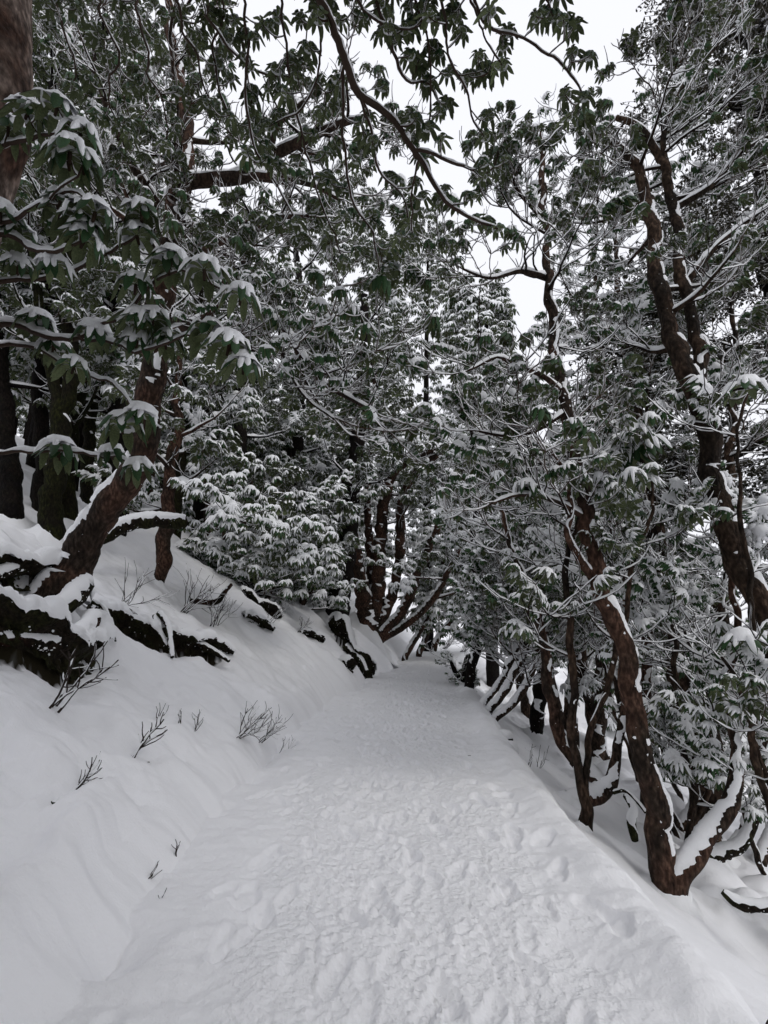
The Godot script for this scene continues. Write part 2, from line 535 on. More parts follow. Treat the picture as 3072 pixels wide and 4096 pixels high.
# returns [height, bareness]
func ground(x: float, s: float) -> Vector2:
	var xl := left_x(s)
	var xr := along(RS, RX, s)
	var bare := 0.0
	var h := 0.035 * nz.get_noise_2d(x * 0.6, s * 0.6)
	var low := 0.12 * nz.get_noise_2d(s * 0.6, 7.0)
	var edge := low + 0.035 * nz.get_noise_2d(s * 5.0, 17.0)
	if s > 23.0: h += 0.012 * (s - 23.0)
	if x < xl + 0.45:
		var d := xl - x
		var d0 := d + low * exp(-maxf(d, 0.0) / 0.9)
		d += edge * exp(-maxf(d, 0.0) / 0.35)
		# the seam where the bank meets the path, then the bank
		if d > -0.3:
			var seam := (exp(-pow((d + 0.02) / 0.15, 2.0)) * 0.10 + exp(-pow(d / 0.02, 2.0)) * 0.03) * clampf(0.4 + 1.6 * nz.get_noise_2d(s * 0.9, 3.0), 0.0, 1.0)
			h -= seam
		if d > 0.0:
			var near := smoothstep(0.0, 0.55, d)
			var rise := 0.62 * maxf(0.0, d0) + 0.11 * (1.0 - exp(-maxf(0.0, d0) * 7.0))
			if d > 4.5: rise = 0.62 * 4.5 + 0.11 + (d - 4.5) * 0.5
			if d > 18.0: rise = 0.62 * 4.5 + 0.11 + 13.5 * 0.5 + (d - 18.0) * 0.12
			rise += 0.5 * smoothstep(8.0, 12.0, s) * (1.0 - exp(-maxf(0.0, d0) / 0.8))
			rise *= lerpf(0.45, 1.0, smoothstep(2.2, 4.6, s))
			h += rise + near * (0.16 * nz.get_noise_2d(x * 0.55 + 31.0, s * 0.55) + 0.07 * nz.get_noise_2d(x * 1.1, s * 1.1 + 50.0) + 0.03 * exp(-pow((d - 0.35) / 0.35, 2.0)) * nz.get_noise_2d(x * 3.5, s * 3.5) + 0.032 * nz.get_noise_2d(x * 2.7 + 9.0, s * 2.7) + 0.004 * nz.get_noise_2d(x * 8.0, s * 8.0) - 0.05 * maxf(0.0, fine.get_noise_2d(x * 4.5, s * 4.5) - 0.42))
			# a low rounded heap by the seam close to the camera
			var wind := 0.10 * nz.get_noise_2d(s * 0.9, 41.0)
			h += (0.28 * exp(-pow((d - 0.42 + wind) / 0.2, 2.0)) + 0.18 * exp(-pow((d - 1.0 - wind * 1.5) / 0.26, 2.0))) * smoothstep(1.0, 1.8, s) * (1.0 - smoothstep(3.4, 4.2, s + 1.2 * nz.get_noise_2d(d * 1.2, 5.0)))
			for e in ledges:
				var line: Array = e[0]
				var best := 9.0
				var sgn := 0.0
				var whole := 0.0
				for a in line.size() - 1:
					var q := seg_dist(Vector2(x, -s), Vector2(line[a][0], line[a][1]), Vector2(line[a + 1][0], line[a + 1][1]))
					if q[0] < best:
						best = q[0]; sgn = signf(q[1]); whole = (a + float(q[2])) / (line.size() - 1)
				if best > 2.6: continue
				var wob := best * sgn + 0.07 * nz.get_noise_2d(x * 3.0 + 11.0, s * 3.0) + 0.03 * nz.get_noise_2d(x * 12.0, s * 12.0)
				var win := smoothstep(0.0, 0.16, whole) * (1.0 - smoothstep(0.84, 1.0, whole))
				var H: float = float(e[1]) * win
				var R: float = e[2]
				# positive side of wob is downhill
				var side := smoothstep(-0.05, 0.05, wob)
				var up := H * 0.55 * exp(-absf(wob) / R) * (1.0 - smoothstep(1.6, 2.4, best))
				var down := -H * 0.45 * exp(-absf(wob) / (R * 0.45)) * (1.0 - smoothstep(1.2, 2.0, best))
				h += lerpf(up, down, side)
				if H > 0.05:
					bare = maxf(bare, exp(-pow((wob - 0.0) / 0.075, 2.0)) * win)
	elif x > xr - 0.55:
		var d := x - xr
		h += 0.075 * exp(-pow((d + 0.16) / 0.17, 2.0)) * (0.8 + 0.9 * nz.get_noise_2d(s * 1.1, 55.0))
		d += edge * 0.6 * exp(-maxf(d, 0.0) / 0.5)
		if d > -0.06:
			h -= (0.045 * smoothstep(-0.012, 0.02, d) + 0.02 * exp(-pow(d / 0.015, 2.0))) * clampf(0.6 + 1.3 * nz.get_noise_2d(s * 0.8, 23.0), 0.1, 1.0)
		if d > 0.0:
			h -= 0.22 * smoothstep(0.0, 0.24, d) + 0.55 * (1.0 - exp(-pow(d / 0.8, 2.0)))
			if d > 0.6: h -= 0.29 * (d - 0.6) if d < 14.0 else 0.29 * 13.4 + 0.1 * (d - 14.0)
			var near := smoothstep(0.5, 1.6, d)
			h += near * (0.42 * nz.get_noise_2d(x * 0.5 + 77.0, s * 0.5) + 0.10 * nz.get_noise_2d(x * 1.7, s * 1.7 + 90.0) + 0.012 * nz.get_noise_2d(x * 7.0, s * 7.0))
	if x > xl - 0.1 and x < xr + 0.1:
		var u := x - xl
		var c := x - (xl + xr) * 0.5
		var mid := exp(-pow(c / 0.62, 4.0))
		var e := smoothstep(-0.1, 0.12, u) * (1.0 - smoothstep(xr - xl - 0.12, xr - xl + 0.1, u))
		var patch := clampf(0.65 + 1.1 * nz.get_noise_2d(x * 1.3 + 5.0, s * 1.1), 0.1, 1.0)
		h += e * (stamped(u, s) + mid * patch * (0.045 * (cell.get_noise_2d(x + 0.04 * fine.get_noise_2d(x * 7.0, s * 7.0), s * 1.2) + 0.5) + 0.012 * fine.get_noise_2d(x * 16.0, s * 16.0)))
		h += e * (1.0 - mid) * (0.020 * nz.get_noise_2d(x * 2.6 + 3.0, s * 4.2) + 0.008 * nz.get_noise_2d(x * 7.0, s * 11.0))
		h += e * 0.03 * nz.get_noise_2d(x * 1.2, s * 1.2 + 60.0)
	return Vector2(h, bare)

func gy(x: float, z: float) -> float:
	return ground(x, -z).x

func sheet(xs: Array, rows: PackedFloat32Array, which: int) -> ArrayMesh:
	# which: 0 left bank, 1 path, 2 right slope; xs: fractions (path) or distances (banks)
	var mb := MB.new()
	var w := xs.size()
	for s in rows:
		var xl := left_x(s)
		var xr := along(RS, RX, s)
		for k in w:
			var x: float = xl - float(xs[k]) if which == 0 else (lerpf(xl, xr, xs[k]) if which == 1 else xr + float(xs[k]))
			var g := ground(x, s)
			mb.v.push_back(Vector3(x, g.x, -s))
			mb.c.push_back(Color(g.y, 0, 0))
	var rn := rows.size()
	mb.n.resize(w * rn)
	for a in rn:
		for k in w:
			var q := a * w + k
			var dx := mb.v[a * w + mini(k + 1, w - 1)] - mb.v[a * w + maxi(k - 1, 0)]
			var ds := mb.v[mini(a + 1, rn - 1) * w + k] - mb.v[maxi(a - 1, 0) * w + k]
			var nn := dx.cross(ds).normalized()
			if nn.y < 0.0: nn = -nn
			mb.n[q] = nn
			var bare := mb.c[q].r
			var col := Color(0.92, 0.92, 0.938)
			if bare > 0.0 and nn.y < 0.72:
				var p := mb.v[q]
				var wv := fine.get_noise_3d(p.x * 11.0, p.y * 11.0, p.z * 11.0)
				var f := smoothstep(0.25, 0.5, bare * (1.0 + 0.9 * wv)) * (1.0 - smoothstep(0.5, 0.68, nn.y + 0.15 * wv))
				col = col.lerp(Color(0.020, 0.017, 0.010), f)
			mb.c[q] = col
	for a in rn - 1:
		for k in w - 1:
			var q := a * w + k
			if which == 0:
				mb.tri(q, q + 1, q + w); mb.tri(q + 1, q + w + 1, q + w)
			else:
				mb.tri(q, q + w, q + 1); mb.tri(q + 1, q + w, q + w + 1)
	if which != 1: return mesh_of([[mb, M.ground]])
	# the path: rough where it is trodden, softer towards its sides
	var half := MB.new()
	var soft := MB.new()
	for m in [half, soft]:
		m.v = mb.v; m.n = mb.n; m.c = mb.c
	var all := mb.i
	mb.i = PackedInt32Array()
	for q in range(0, all.size(), 6):
		var k := all[q] % w
		var p := mb.v[all[q]]
		var off := absf(float(xs[k]) - 0.52) + 0.10 * nz.get_noise_2d(p.x * 1.6, p.z * 1.6) + 0.05 * fine.get_noise_2d(p.x * 6.0, p.z * 6.0)
		var to := mb if off < 0.29 else (half if off < 0.36 else soft)
		to.i.append_array(all.slice(q, q + 6))
	return mesh_of([[mb, M.trodden], [half, M.half_trodden], [soft, M.ground]])

func make_ground() -> void:
	var rows := PackedFloat32Array()
	var s := -6.0
	while s < 1.2:
		rows.push_back(s); s += 0.4
	s = 1.2
	while s < 21.0:
		rows.push_back(s); s += maxf(0.011, s * 0.0048)
	while s < 140.0:
		rows.push_back(s); s *= 1.07
	var xp := []
	for a in 211: xp.append(a / 210.0)
	var xd := []
	var d := 0.0
	while d < 120.0:
		xd.append(d)
		d += 0.018 + 0.006 * d if d < 5.5 else d * 0.12
	var xr := []
	d = 0.0
	while d < 120.0:
		xr.append(d)
		d += 0.018 + 0.014 * d if d < 4.0 else d * 0.10
	for e in [["snow_path", xp, 1, "trodden snow path running between the banks"], ["snow_bank_ground", xd, 0, "smooth snow bank rising left of the path"], ["snow_slope_ground", xr, 2, "snow slope dropping away right of the path"]]:
		var o := put(e[0], sheet(e[1], rows, e[2]), self)
		o.set_meta("kind", "structure")
		o.set_meta("label", e[3])

# ---------------------------------------------------------------- trees
func bark(kind: String) -> Array:
	match kind:
		"red": return [Color(0.230, 0.130, 0.092), Color(0.088, 0.066, 0.050)]
		"brown": return [Color(0.175, 0.116, 0.082), Color(0.066, 0.050, 0.037)]
		"moss": return [Color(0.030, 0.025, 0.015), Color(0.044, 0.050, 0.014)]
		"grey": return [Color(0.58, 0.46, 0.39), Color(0.30, 0.19, 0.145)]
	return [Color(0.030, 0.023, 0.017), Color(0.018, 0.015, 0.012)]

func add_sprays(root: Node3D, list: Array, near: bool, far := true) -> void:
	var kinds: Array = far_ones if far else sprays
	# list: Transform3D in the tree's own axes
	if near:
		for a in mini(list.size(), 300):
			put("leafy_twig", kinds[(a * 7 + list.size()) % kinds.size()], root, list[a])
		list = list.slice(300)
	if list.is_empty(): return
	var k := kinds.size()
	for v in 3:
		var mine := []
		for a in list.size():
			if a % 3 == v: mine.append(list[a])
		if mine.is_empty(): continue
		var mm := MultiMesh.new()
		mm.transform_format = MultiMesh.TRANSFORM_3D
		mm.mesh = kinds[(v * 2 + int(absf(root.position.x) * 10.0)) % k]
		mm.instance_count = mine.size()
		for a in mine.size(): mm.set_instance_transform(a, mine[a])
		var o := MultiMeshInstance3D.new()
		o.name = "foliage"
		o.multimesh = mm
		o.set_meta("kind", "stuff")
		root.add_child(o, true)

func spray_at(p: Vector3, dir: Vector3, size: float) -> Transform3D:
	var x := Vector3(dir.x, clampf(dir.y, -0.5, 0.45), dir.z).normalized()
	var z := x.cross(Vector3.UP).normalized()
	var y := z.cross(x)
	return Transform3D(Basis(x * size, y * size, z * size), p)

# a limb with its side branches: a part with its snow as a sub-part; returns spray transforms
func limb(root: Node3D, pts: PackedVector3Array, rad: PackedFloat32Array, cols: Array, o: Dictionary, out: Array, wood: MB, snow: MB) -> void:
	var dense: float = o.get("dense", 1.0)
	var size: float = o.get("size", 1.0)
	var lines := [[pts, rad]]
	var total := 0.0
	for a in pts.size() - 1: total += pts[a].distance_to(pts[a + 1])
	var subs := int(round(total * o.get("subs", 1.8)))
	for b in subs:
		var f := lerpf(o.get("sub0", 0.3), 0.95, (b + ru(0.1, 0.9)) / subs)
		var at := int(f * (pts.size() - 2))
		var d := (pts[at + 1] - pts[at]).normalized()
		var dd := d.rotated(Vector3.UP, ru(0.5, 1.25) * (1.0 if b % 2 == 0 else -1.0))
		dd.y = dd.y * 0.4 + ru(-0.2, 0.25) + o.get("sub_lift", 0.0)
		var ln := ru(0.45, 0.95) * clampf(total * 0.45, 0.35, 1.1) * (1.15 - 0.5 * f)
		var sp := grow(pts[at], dd, ln, 0.14, 0.3, 6)
		lines.append([sp, taper(7, maxf(0.006, rad[at] * 0.5), maxf(0.005, rad[at] * 0.25))])
	for b in int(o.get("bare", 3)):
		var at2 := rng.randi_range(1, pts.size() - 2)
		var bd := (pts[at2 + 1] - pts[at2]).normalized().rotated(Vector3.UP, ru(0.5, 1.5) * (1.0 if rng.randf() < 0.5 else -1.0))
		bd.y = ru(-0.1, 0.5)
		var bq := grow(pts[at2], bd, ru(0.4, 0.95), 0.35, 0.34, 8)
		var br := taper(9, maxf(0.006, rad[at2] * 0.35), 0.004)
		tube(wood, bq, br, 5, twig_color())
		snow_tube(snow, bq, br, 1.3)
		for c in 2:
			var k3 := rng.randi_range(3, 6)
			var cq := grow(bq[k3], (bq[k3 + 1] - bq[k3]).normalized().rotated(Vector3.UP, ru(0.6, 1.2) * (1.0 if c == 0 else -1.0)), ru(0.2, 0.45), 0.5, 0.34, 5)
			var cr := taper(6, 0.005, 0.0035)
			tube(wood, cq, cr, 4, twig_color())
			snow_tube(snow, cq, cr, 1.3, 5)
	for e in range(lines.size()):
		var q: PackedVector3Array = lines[e][0]
		var r: PackedFloat32Array = lines[e][1]
		tube(wood, q, r, 7 if r[0] > 0.03 else 5, cols[0].lerp(cols[1], rng.randf()) if r[0] > 0.03 else twig_color(), 0.12 if r[0] > 0.03 else 0.0, cols[1] if r[0] > 0.03 else Color(-1, 0, 0))
		snow_tube(snow, q, r, 1.1)
		var k := q.size()
		out.append(spray_at(q[k - 1], q[k - 1] - q[k - 2], size * ru(0.75, 1.1)))
		var a := 2
		while a < k - 1:
			if rng.randf() < 0.36 * dense and (e > 0 or float(a) / k > o.get("sub0", 0.3)):
				var d := (q[a + 1] - q[a]).normalized().rotated(Vector3.UP, ru(0.4, 1.2) * (1.0 if rng.randf() < 0.5 else -1.0))
				out.append(spray_at(q[a], d, size * ru(0.55, 0.95)))
			a += 1

# snow drifted up round the foot of a stem
func collar(sb: MB, _b: Vector3, st: Array, at: Vector3) -> void:
	var foot := Vector3.ZERO
	var r := 0.1
	for a in st.size() - 1:
		var p := Vector3(st[a][0], st[a][1], st[a][2])
		var q := Vector3(st[a + 1][0], st[a + 1][1], st[a + 1][2])
		for b in 12:
			var m := p.lerp(q, b / 12.0)
			if m.y < gy(m.x, m.z):
				foot = m; r = st[a][3]
	if foot == Vector3.ZERO: return
	var prev := -1
	for ring in 6:
		var f := ring / 5.0
		var first := sb.v.size()
		for j in 18:
			var th := TAU * j / 18.0
			var d := Vector3(cos(th), 0, sin(th))
			var w := 1.0 + 0.3 * nz.get_noise_2d(foot.x * 5.0 + cos(th) * 1.5, foot.z * 5.0 + sin(th) * 1.5)
			var q := foot + d * r * lerpf(0.85, 2.3 * w, f)
			q.y = gy(q.x, q.z) + r * 0.8 * w * pow(1.0 - f, 2.0) - 0.012 * f
			sb.pt(q - at, (d * (1.2 - f) + Vector3.UP).normalized(), WHITE)
		if prev >= 0:
			for j in 18:
				var j2 := (j + 1) % 18
				sb.tri(prev + j, first + j, prev + j2); sb.tri(prev + j2, first + j, first + j2)
		prev = first

func local(ctrl: Array, at: Vector3) -> Array:
	var out := []
	for e in ctrl: out.append([e[0] - at.x, e[1] - at.y, e[2] - at.z, e[3]])
	return out

func fit(_l: String, _f: Array) -> void: pass

func tree(called: String, label: String, group: String, stems: Array, o: Dictionary) -> Node3D:
	rng.seed = hash(label + called) + int(o.get("seed", 0))
	for st: Array in stems:   # every stem is rooted under the snow
		var f: Array = st[0]
		var g := gy(f[0], f[2])
		fit(label, f)
		var foot: Array = stems[0][0]
		if st == stems[0] or Vector3(f[0] - foot[0], 0.5 * (f[1] - foot[1]), f[2] - foot[2]).length() < 0.7:
			if f[1] > g - 0.25: st.push_front([f[0], g - 0.45, f[2], f[3] * 1.12])
	var b0: Array = stems[0][0]
	var at := Vector3(b0[0], b0[1], b0[2])
	var root := thing(called, label, "tree", at, group)
	var near: bool = o.get("near", true)
	var cols := bark(o.get("bark", "brown"))
	var list := []
	var paths := []
	for st in stems:
		var sp := wavy(spline(local(st, at), 0.045 if near else 0.12), at)
		paths.append(sp)
		var mb := MB.new()
		tube(mb, sp[0], sp[1], 14 if near else 8, cols[0], 0.16, cols[1])
		var t := put("trunk", mesh_of([[mb, M.bark]]), root)
		var sb := MB.new()
		var sq := wavy(spline(local(st, at), 0.02 if near else 0.08), at)
		snow_sheet(sb, sq[0], sq[1], o.get("cover", 0.8), 0.12 * float(o.get("flecks", 40.0)))
		if st == stems[0] and near: collar(sb, Vector3(b0[0], 0, b0[2]), st, at)
		if sb.i.size(): put("snow", mesh_of([[sb, M.snow]]), t).set_meta("kind", "stuff")
	var joined_w := MB.new()
	var joined_s := MB.new()
	for ex in o.get("extra", []):
		var sp := wavy(spline(local(ex, at), 0.09), at)
		var w := MB.new()
		var s := MB.new()
		limb(root, sp[0], sp[1], cols, o, list, w, s)
		var br := put("branch", mesh_of([[w, M.bark]]), root)
		if s.i.size(): put("snow", mesh_of([[s, M.twig_snow]]), br)
	var count: int = o.get("limbs", 8)
	var az := rng.randf() * TAU
	for k in count:
		var sp: Array = paths[k % paths.size()]
		var pts: PackedVector3Array = sp[0]
		var rad: PackedFloat32Array = sp[1]
		var f := lerpf(o.get("from", 0.45), 0.985, (float(k) + ru(0.0, 0.9)) / count)
		var i := clampi(int(f * (pts.size() - 1)), 0, pts.size() - 2)
		az += 2.4 + ru(-0.5, 0.5)
		var dir: Vector3 = Vector3(cos(az), 0, sin(az)) + o.get("lean", Vector3.ZERO)
		dir = dir.normalized()
		dir.y = ru(0.05, 0.55) + o.get("up", 0.0)
		var ln: float = float(o.get("reach", 1.5)) * ru(0.7, 1.2) * (1.0 - float(o.get("cone", 0.35)) * f)
		var q := grow(pts[i], dir, ln, o.get("lift", 0.18), 0.24, 9)
		var r := taper(10, clampf(rad[i] * 0.45, 0.009, 0.06), 0.007)
		if near:
			var w := MB.new()
			var s := MB.new()
			limb(root, q, r, cols, o, list, w, s)
			var br := put("branch", mesh_of([[w, M.bark]]), root)
			if s.i.size(): put("snow", mesh_of([[s, M.twig_snow]]), br)
		else:
			limb(root, q, r, cols, o, list, joined_w, joined_s)
	for p in paths:   # the stem's own top
		var pts: PackedVector3Array = p[0]
		var k := pts.size() - 1
		if o.get("top", true): list.append(spray_at(pts[k], pts[k] - pts[k - 1] + Vector3(ru(-1, 1), 0, ru(-1, 1)) * 0.3, ru(0.8, 1.1)))
	if joined_w.i.size():
		var w := put("branches", mesh_of([[joined_w, M.bark]]), root)
		w.set_meta("kind", "stuff")
		put("snow", mesh_of([[joined_s, M.twig_snow]]), w)
	for e in o.get("leafy", []):   # places where leafy twigs hang low
		var c: Vector3 = e[0]
		for k in int(e[2]):
			var p: Vector3 = c + Vector3(ru(-1, 1), ru(-1, 1), ru(-1, 1)) * float(e[1]) - at
			list.append(spray_at(p, Vector3(ru(-1, 1), ru(-0.2, 0.2), ru(-1, 1)), ru(0.7, 1.0)))
	if o.get("seen", true): list = shuffled(list)
	add_sprays(root, list, near, o.get("big", not near))
	return root

func shuffled(a: Array) -> Array:
	for k in range(a.size() - 1, 0, -1):
		var j := rng.randi() % (k + 1)
		var t = a[k]
		a[k] = a[j]; a[j] = t
	return a

func build_trees() -> void:
	# ---- left bank
	tree("rhododendron_tree", "big leaning rhododendron with red brown trunk standing on the dark root ledge", "", [
		[[-3.875,1.647,-5.953,.286], [-3.638,2.067,-5.953,.228], [-3.503,2.499,-5.953,.188], [-3.198,2.896,-5.859,.168], [-2.916,3.347,-5.764,.156], [-2.789,3.943,-5.67,.153], [-2.733,4.605,-5.575,.138], [-2.665,5.527,-5.481,.133], [-2.619,6.301,-5.481,.127], [-2.563,7.012,-5.481,.125], [-2.558,7.684,-5.481,.089], [-2.693,8.31,-5.481,.079], [-2.835,9.118,-5.481,.069], [-3.005,10.514,-5.481,.048]],
	], {"bark": "red", "limbs": 10, "from": 0.42, "reach": 1.8, "dense": 0.7, "cover": 0.75, "flecks": 50.0, "lean": Vector3(0.35, 0, -0.2), "subs": 2.2, "extra": [
		[[-2.527,7.005,-5.481,.098], [-2.177,6.999,-5.434,.094], [-1.7,6.926,-5.292,.088], [-1.43,7.064,-5.197,.077], [-1.151,7.13,-5.103,.068], [-.803,7.106,-4.914,.056], [-.439,7.064,-4.725,.039], [-.147,6.864,-4.536,.022]],
		[[-1.699,6.912,-5.292,.055], [-1.287,6.653,-5.008,.042], [-.872,6.328,-4.819,.031], [-.489,5.969,-4.631,.02]],
		[[-2.371,5.909,-5.481,.058], [-1.941,5.902,-5.197,.046], [-1.515,5.896,-5.008,.038], [-1.163,5.909,-4.819,.03], [-.825,5.74,-4.631,.019]],
		[[-2.504,6.501,-5.481,.059], [-2.117,5.637,-5.292,.051], [-1.607,5.227,-5.103,.047], [-1.131,4.705,-4.914,.043], [-.854,4.249,-4.819,.038], [-.644,3.945,-4.725,.03], [-.312,3.68,-4.631,.022], [-.107,3.511,-4.536,.015]],
		[[-1.131,4.705,-4.914,.022], [-1.044,4.249,-4.819,.019], [-.776,3.747,-4.725,.016], [-.509,3.49,-4.631,.013]],
		[[-2.654,5.909,-5.481,.047], [-2.875,6.058,-5.197,.037], [-3.111,6.114,-4.914,.027], [-3.405,6.058,-4.725,.017]],
		[[-2.665,5.094,-5.481,.045], [-2.136,4.913,-5.197,.034], [-1.742,4.571,-5.008,.026], [-1.383,4.354,-4.819,.016]],
		[[-2.81,6.703,-5.481,.058], [-3.039,6.962,-5.008,.041], [-3.216,7.482,-4.725,.028], [-3.332,8.019,-4.536,.018]],
	]})
	tree("rhododendron_tree", "dark mossy forked trunk rising from the snowy shelf left of the leaning red tree", "", [
		[[-5.787,2.966,-8.778,.208], [-5.843,3.625,-8.778,.184], [-5.846,4.52,-8.778,.161], [-5.9,5.182,-8.778,.157], [-6.121,5.957,-8.778,.123], [-6.294,6.644,-8.662,.1], [-6.496,7.529,-8.547,.079], [-6.778,8.832,-8.431,.058]],
		[[-5.9,5.182,-8.778,.121], [-5.817,5.865,-8.778,.131], [-5.818,6.549,-8.662,.124], [-5.951,7.335,-8.547,.095], [-5.959,8.629,-8.431,.075], [-5.881,9.969,-8.316,.046]],
	], {"big": true, "bark": "moss", "limbs": 14, "from": 0.5, "reach": 2.2, "cover": 0.35, "flecks": 14.0, "lean": Vector3(0.1, 0, 0.3)})
	tree("rhododendron_tree", "slim dark upright trunk just right of the mossy forked trunk", "trunks of the left bank", [
		[[-7.155,4.302,-11.96,.144], [-7.234,5.519,-11.96,.137], [-7.316,6.788,-11.96,.13], [-7.4,8.304,-11.96,.113], [-7.412,10.253,-11.7,.084], [-7.592,12.349,-11.7,.054]],
	], {"big": true, "bark": "moss", "limbs": 9, "from": 0.4, "reach": 2.0, "cover": 0.3, "flecks": 10.0, "extra": [[[-7.275,6.542,-11.96,.09], [-7.469,6.82,-11.7,.107], [-6.828,6.979,-11.57,.099], [-6.707,7.521,-11.44,.069], [-5.912,7.817,-11.31,.04]]]})
	tree("rhododendron_tree", "slim dark trunk half hidden behind the leaning red tree", "trunks of the left bank", [
		[[-7.079,5.337,-12.74,.179], [-7.132,6.476,-12.74,.161], [-7.244,8.194,-12.74,.144], [-7.332,10.437,-12.74,.115], [-7.511,13.147,-12.74,.084], [-7.642,15.741,-12.74,.05]],
	], {"big": true, "bark": "moss", "limbs": 10, "from": 0.35, "reach": 2.2, "cover": 0.3, "flecks": 10.0})
	tree("rhododendron_tree", "broad black trunk at the left edge behind the snowy shelf", "trunks of the left bank", [
		[[-6.549,3.338,-8.8,.203], [-6.709,4.181,-8.8,.187], [-6.936,5.236,-8.8,.156], [-7.221,6.533,-8.8,.125], [-7.555,8.108,-8.8,.086], [-7.759,10.012,-8.8,.052]],
	], {"big": true, "bark": "dark", "limbs": 10, "from": 0.35, "reach": 2.4, "cover": 0.3, "flecks": 10.0})
	tree("rhododendron_tree", "small smooth red trunk curving out of the snow beyond the root ledge", "", [
		[[-4.246,2.254,-9.666,.087], [-4.173,2.601,-9.666,.136], [-4.178,3.06,-9.666,.146], [-4.18,3.692,-9.666,.124], [-4.172,4.435,-9.666,.109], [-4.07,5.265,-9.576,.093], [-4.151,6.109,-9.487,.068], [-4.056,7.072,-9.398,.048]],
	], {"big": true, "bark": "red", "limbs": 10, "from": 0.35, "reach": 1.9, "cover": 0.3, "flecks": 10.0, "lean": Vector3(0.5, 0, 0.2), "size": 1.05, "extra": [[[-4.212,4.061,-9.666,.066], [-3.821,4.174,-9.398,.053], [-3.337,3.814,-9.219,.04], [-2.917,3.471,-9.04,.032], [-2.466,3.284,-8.95,.024]]]})
	tree("rhododendron_tree", "ivy covered dark trunk rising behind the snowy bush on the bank", "trunks of the left bank", [
		[[-4.204,2.932,-14.5,.251], [-4.269,4.464,-14.5,.244], [-4.331,6.423,-14.5,.224], [-4.351,8.74,-14.384,.19], [-4.362,11.497,-14.268,.14], [-4.483,14.183,-14.268,.087]],
	], {"big": true, "bark": "dark", "limbs": 13, "from": 0.3, "reach": 2.6, "cover": 0.35, "flecks": 110.0})
	tree("rhododendron_tree", "straight brown trunk between the small red trunk and the ivy covered trunk", "trunks of the left bank", [
		[[-5.366,3.812,-15.6,.175], [-5.411,5.272,-15.6,.165], [-5.627,7.1,-15.6,.14], [-5.877,9.343,-15.6,.115], [-6.149,12.244,-15.6,.082]],
	], {"big": true, "bark": "brown", "limbs": 10, "from": 0.3, "reach": 2.1, "cover": 0.3, "flecks": 20.0})
	tree("rhododendron_tree", "dark straight trunk behind the snowy bush close to the multi stemmed red tree", "trunks of the left bank", [
		[[-3.393,3.128,-19.5,.345], [-3.399,5.269,-19.5,.336], [-3.558,7.701,-19.5,.308], [-3.488,10.462,-19.5,.261], [-3.505,13.812,-19.5,.193], [-3.827,17.392,-19.5,.119]],
	], {"big": true, "bark": "dark", "limbs": 14, "from": 0.25, "reach": 3.0, "cover": 0.3, "flecks": 70.0, "size": 1.1})
	tree("rhododendron_bush", "bushy young rhododendron loaded with snow on the bank above the path", "", [
		[[-3.215,2.173,-13.364,.093], [-3.178,3.235,-13.236,.082], [-3.322,4.313,-13.107,.07], [-3.571,5.572,-13.107,.054]],
		[[-2.977,2.173,-13.364,.081], [-2.493,3.219,-13.107,.07], [-2.151,4.286,-12.978,.047]],
		[[-3.335,2.173,-13.364,.075], [-3.906,2.981,-13.107,.062], [-4.131,4.018,-12.85,.045]],
	], {"big": true, "bark": "brown", "limbs": 26, "from": 0.12, "reach": 1.0, "cover": 0.4, "flecks": 10.0, "cone": 0.2, "leafy": [[Vector3(-2.453, 2.482, -10.1), 0.5, 12], [Vector3(-1.909, 3.018, -10), 0.5, 12], [Vector3(-3.032, 3.032, -10.1), 0.5, 10], [Vector3(-1.527, 2.473, -10), 0.4, 8], [Vector3(-2.493, 3.764, -10), 0.6, 12]], "up": -0.15, "subs": 2.2, "dense": 0.7, "size": 1.2})
	tree("rhododendron_bush", "second snow laden bush further along the bank beside the ivy trunk", "", [
		[[-2.465,2.002,-15.879,.098], [-2.411,3.118,-15.761,.084], [-2.726,4.543,-15.642,.064]],
		[[-2.535,2.002,-15.879,.084], [-1.966,2.966,-15.642,.07], [-1.842,4.232,-15.524,.057]],
	], {"big": true, "bark": "brown", "limbs": 22, "from": 0.1, "reach": 1.1, "cover": 0.4, "flecks": 10.0, "cone": 0.2, "leafy": [[Vector3(-1.876, 2.51, -13.1), 0.6, 12], [Vector3(-1.652, 3.444, -13), 0.7, 12], [Vector3(-2.236, 3.206, -13), 0.6, 10]], "up": -0.1, "dense": 0.7, "size": 1.2, "subs": 2.0})
	tree("rhododendron_tree", "tall tree with a high dense crown filling the upper left behind the leaning red tree", "", [
		[[-5.819,4.4,-11,.182], [-5.936,6.063,-10.8,.166], [-5.911,8.113,-10.4,.148], [-5.958,10.243,-9.8,.118], [-5.988,12.425,-9.2,.09], [-6.069,14.166,-8.7,.062], [-6.071,16.113,-8.2,.035]],
	], {"big": true, "bark": "dark", "limbs": 24, "from": 0.4, "reach": 2.1, "cover": 0.3, "flecks": 10.0, "near": false, "subs": 1.6})
	tree("rhododendron_tree", "tall dark tree reaching the top of the picture behind the mossy forked trunk", "", [
		[[-6.901,4.339,-10,.156], [-7.045,6.054,-9.8,.142], [-7.031,8.335,-9.4,.12], [-6.944,10.657,-9,.097], [-6.733,12.642,-8.4,.064], [-6.644,14.695,-7.9,.032]],
	], {"big": true, "bark": "dark", "limbs": 30, "from": 0.4, "reach": 2.5, "cover": 0.3, "flecks": 10.0, "near": false, "subs": 1.6})
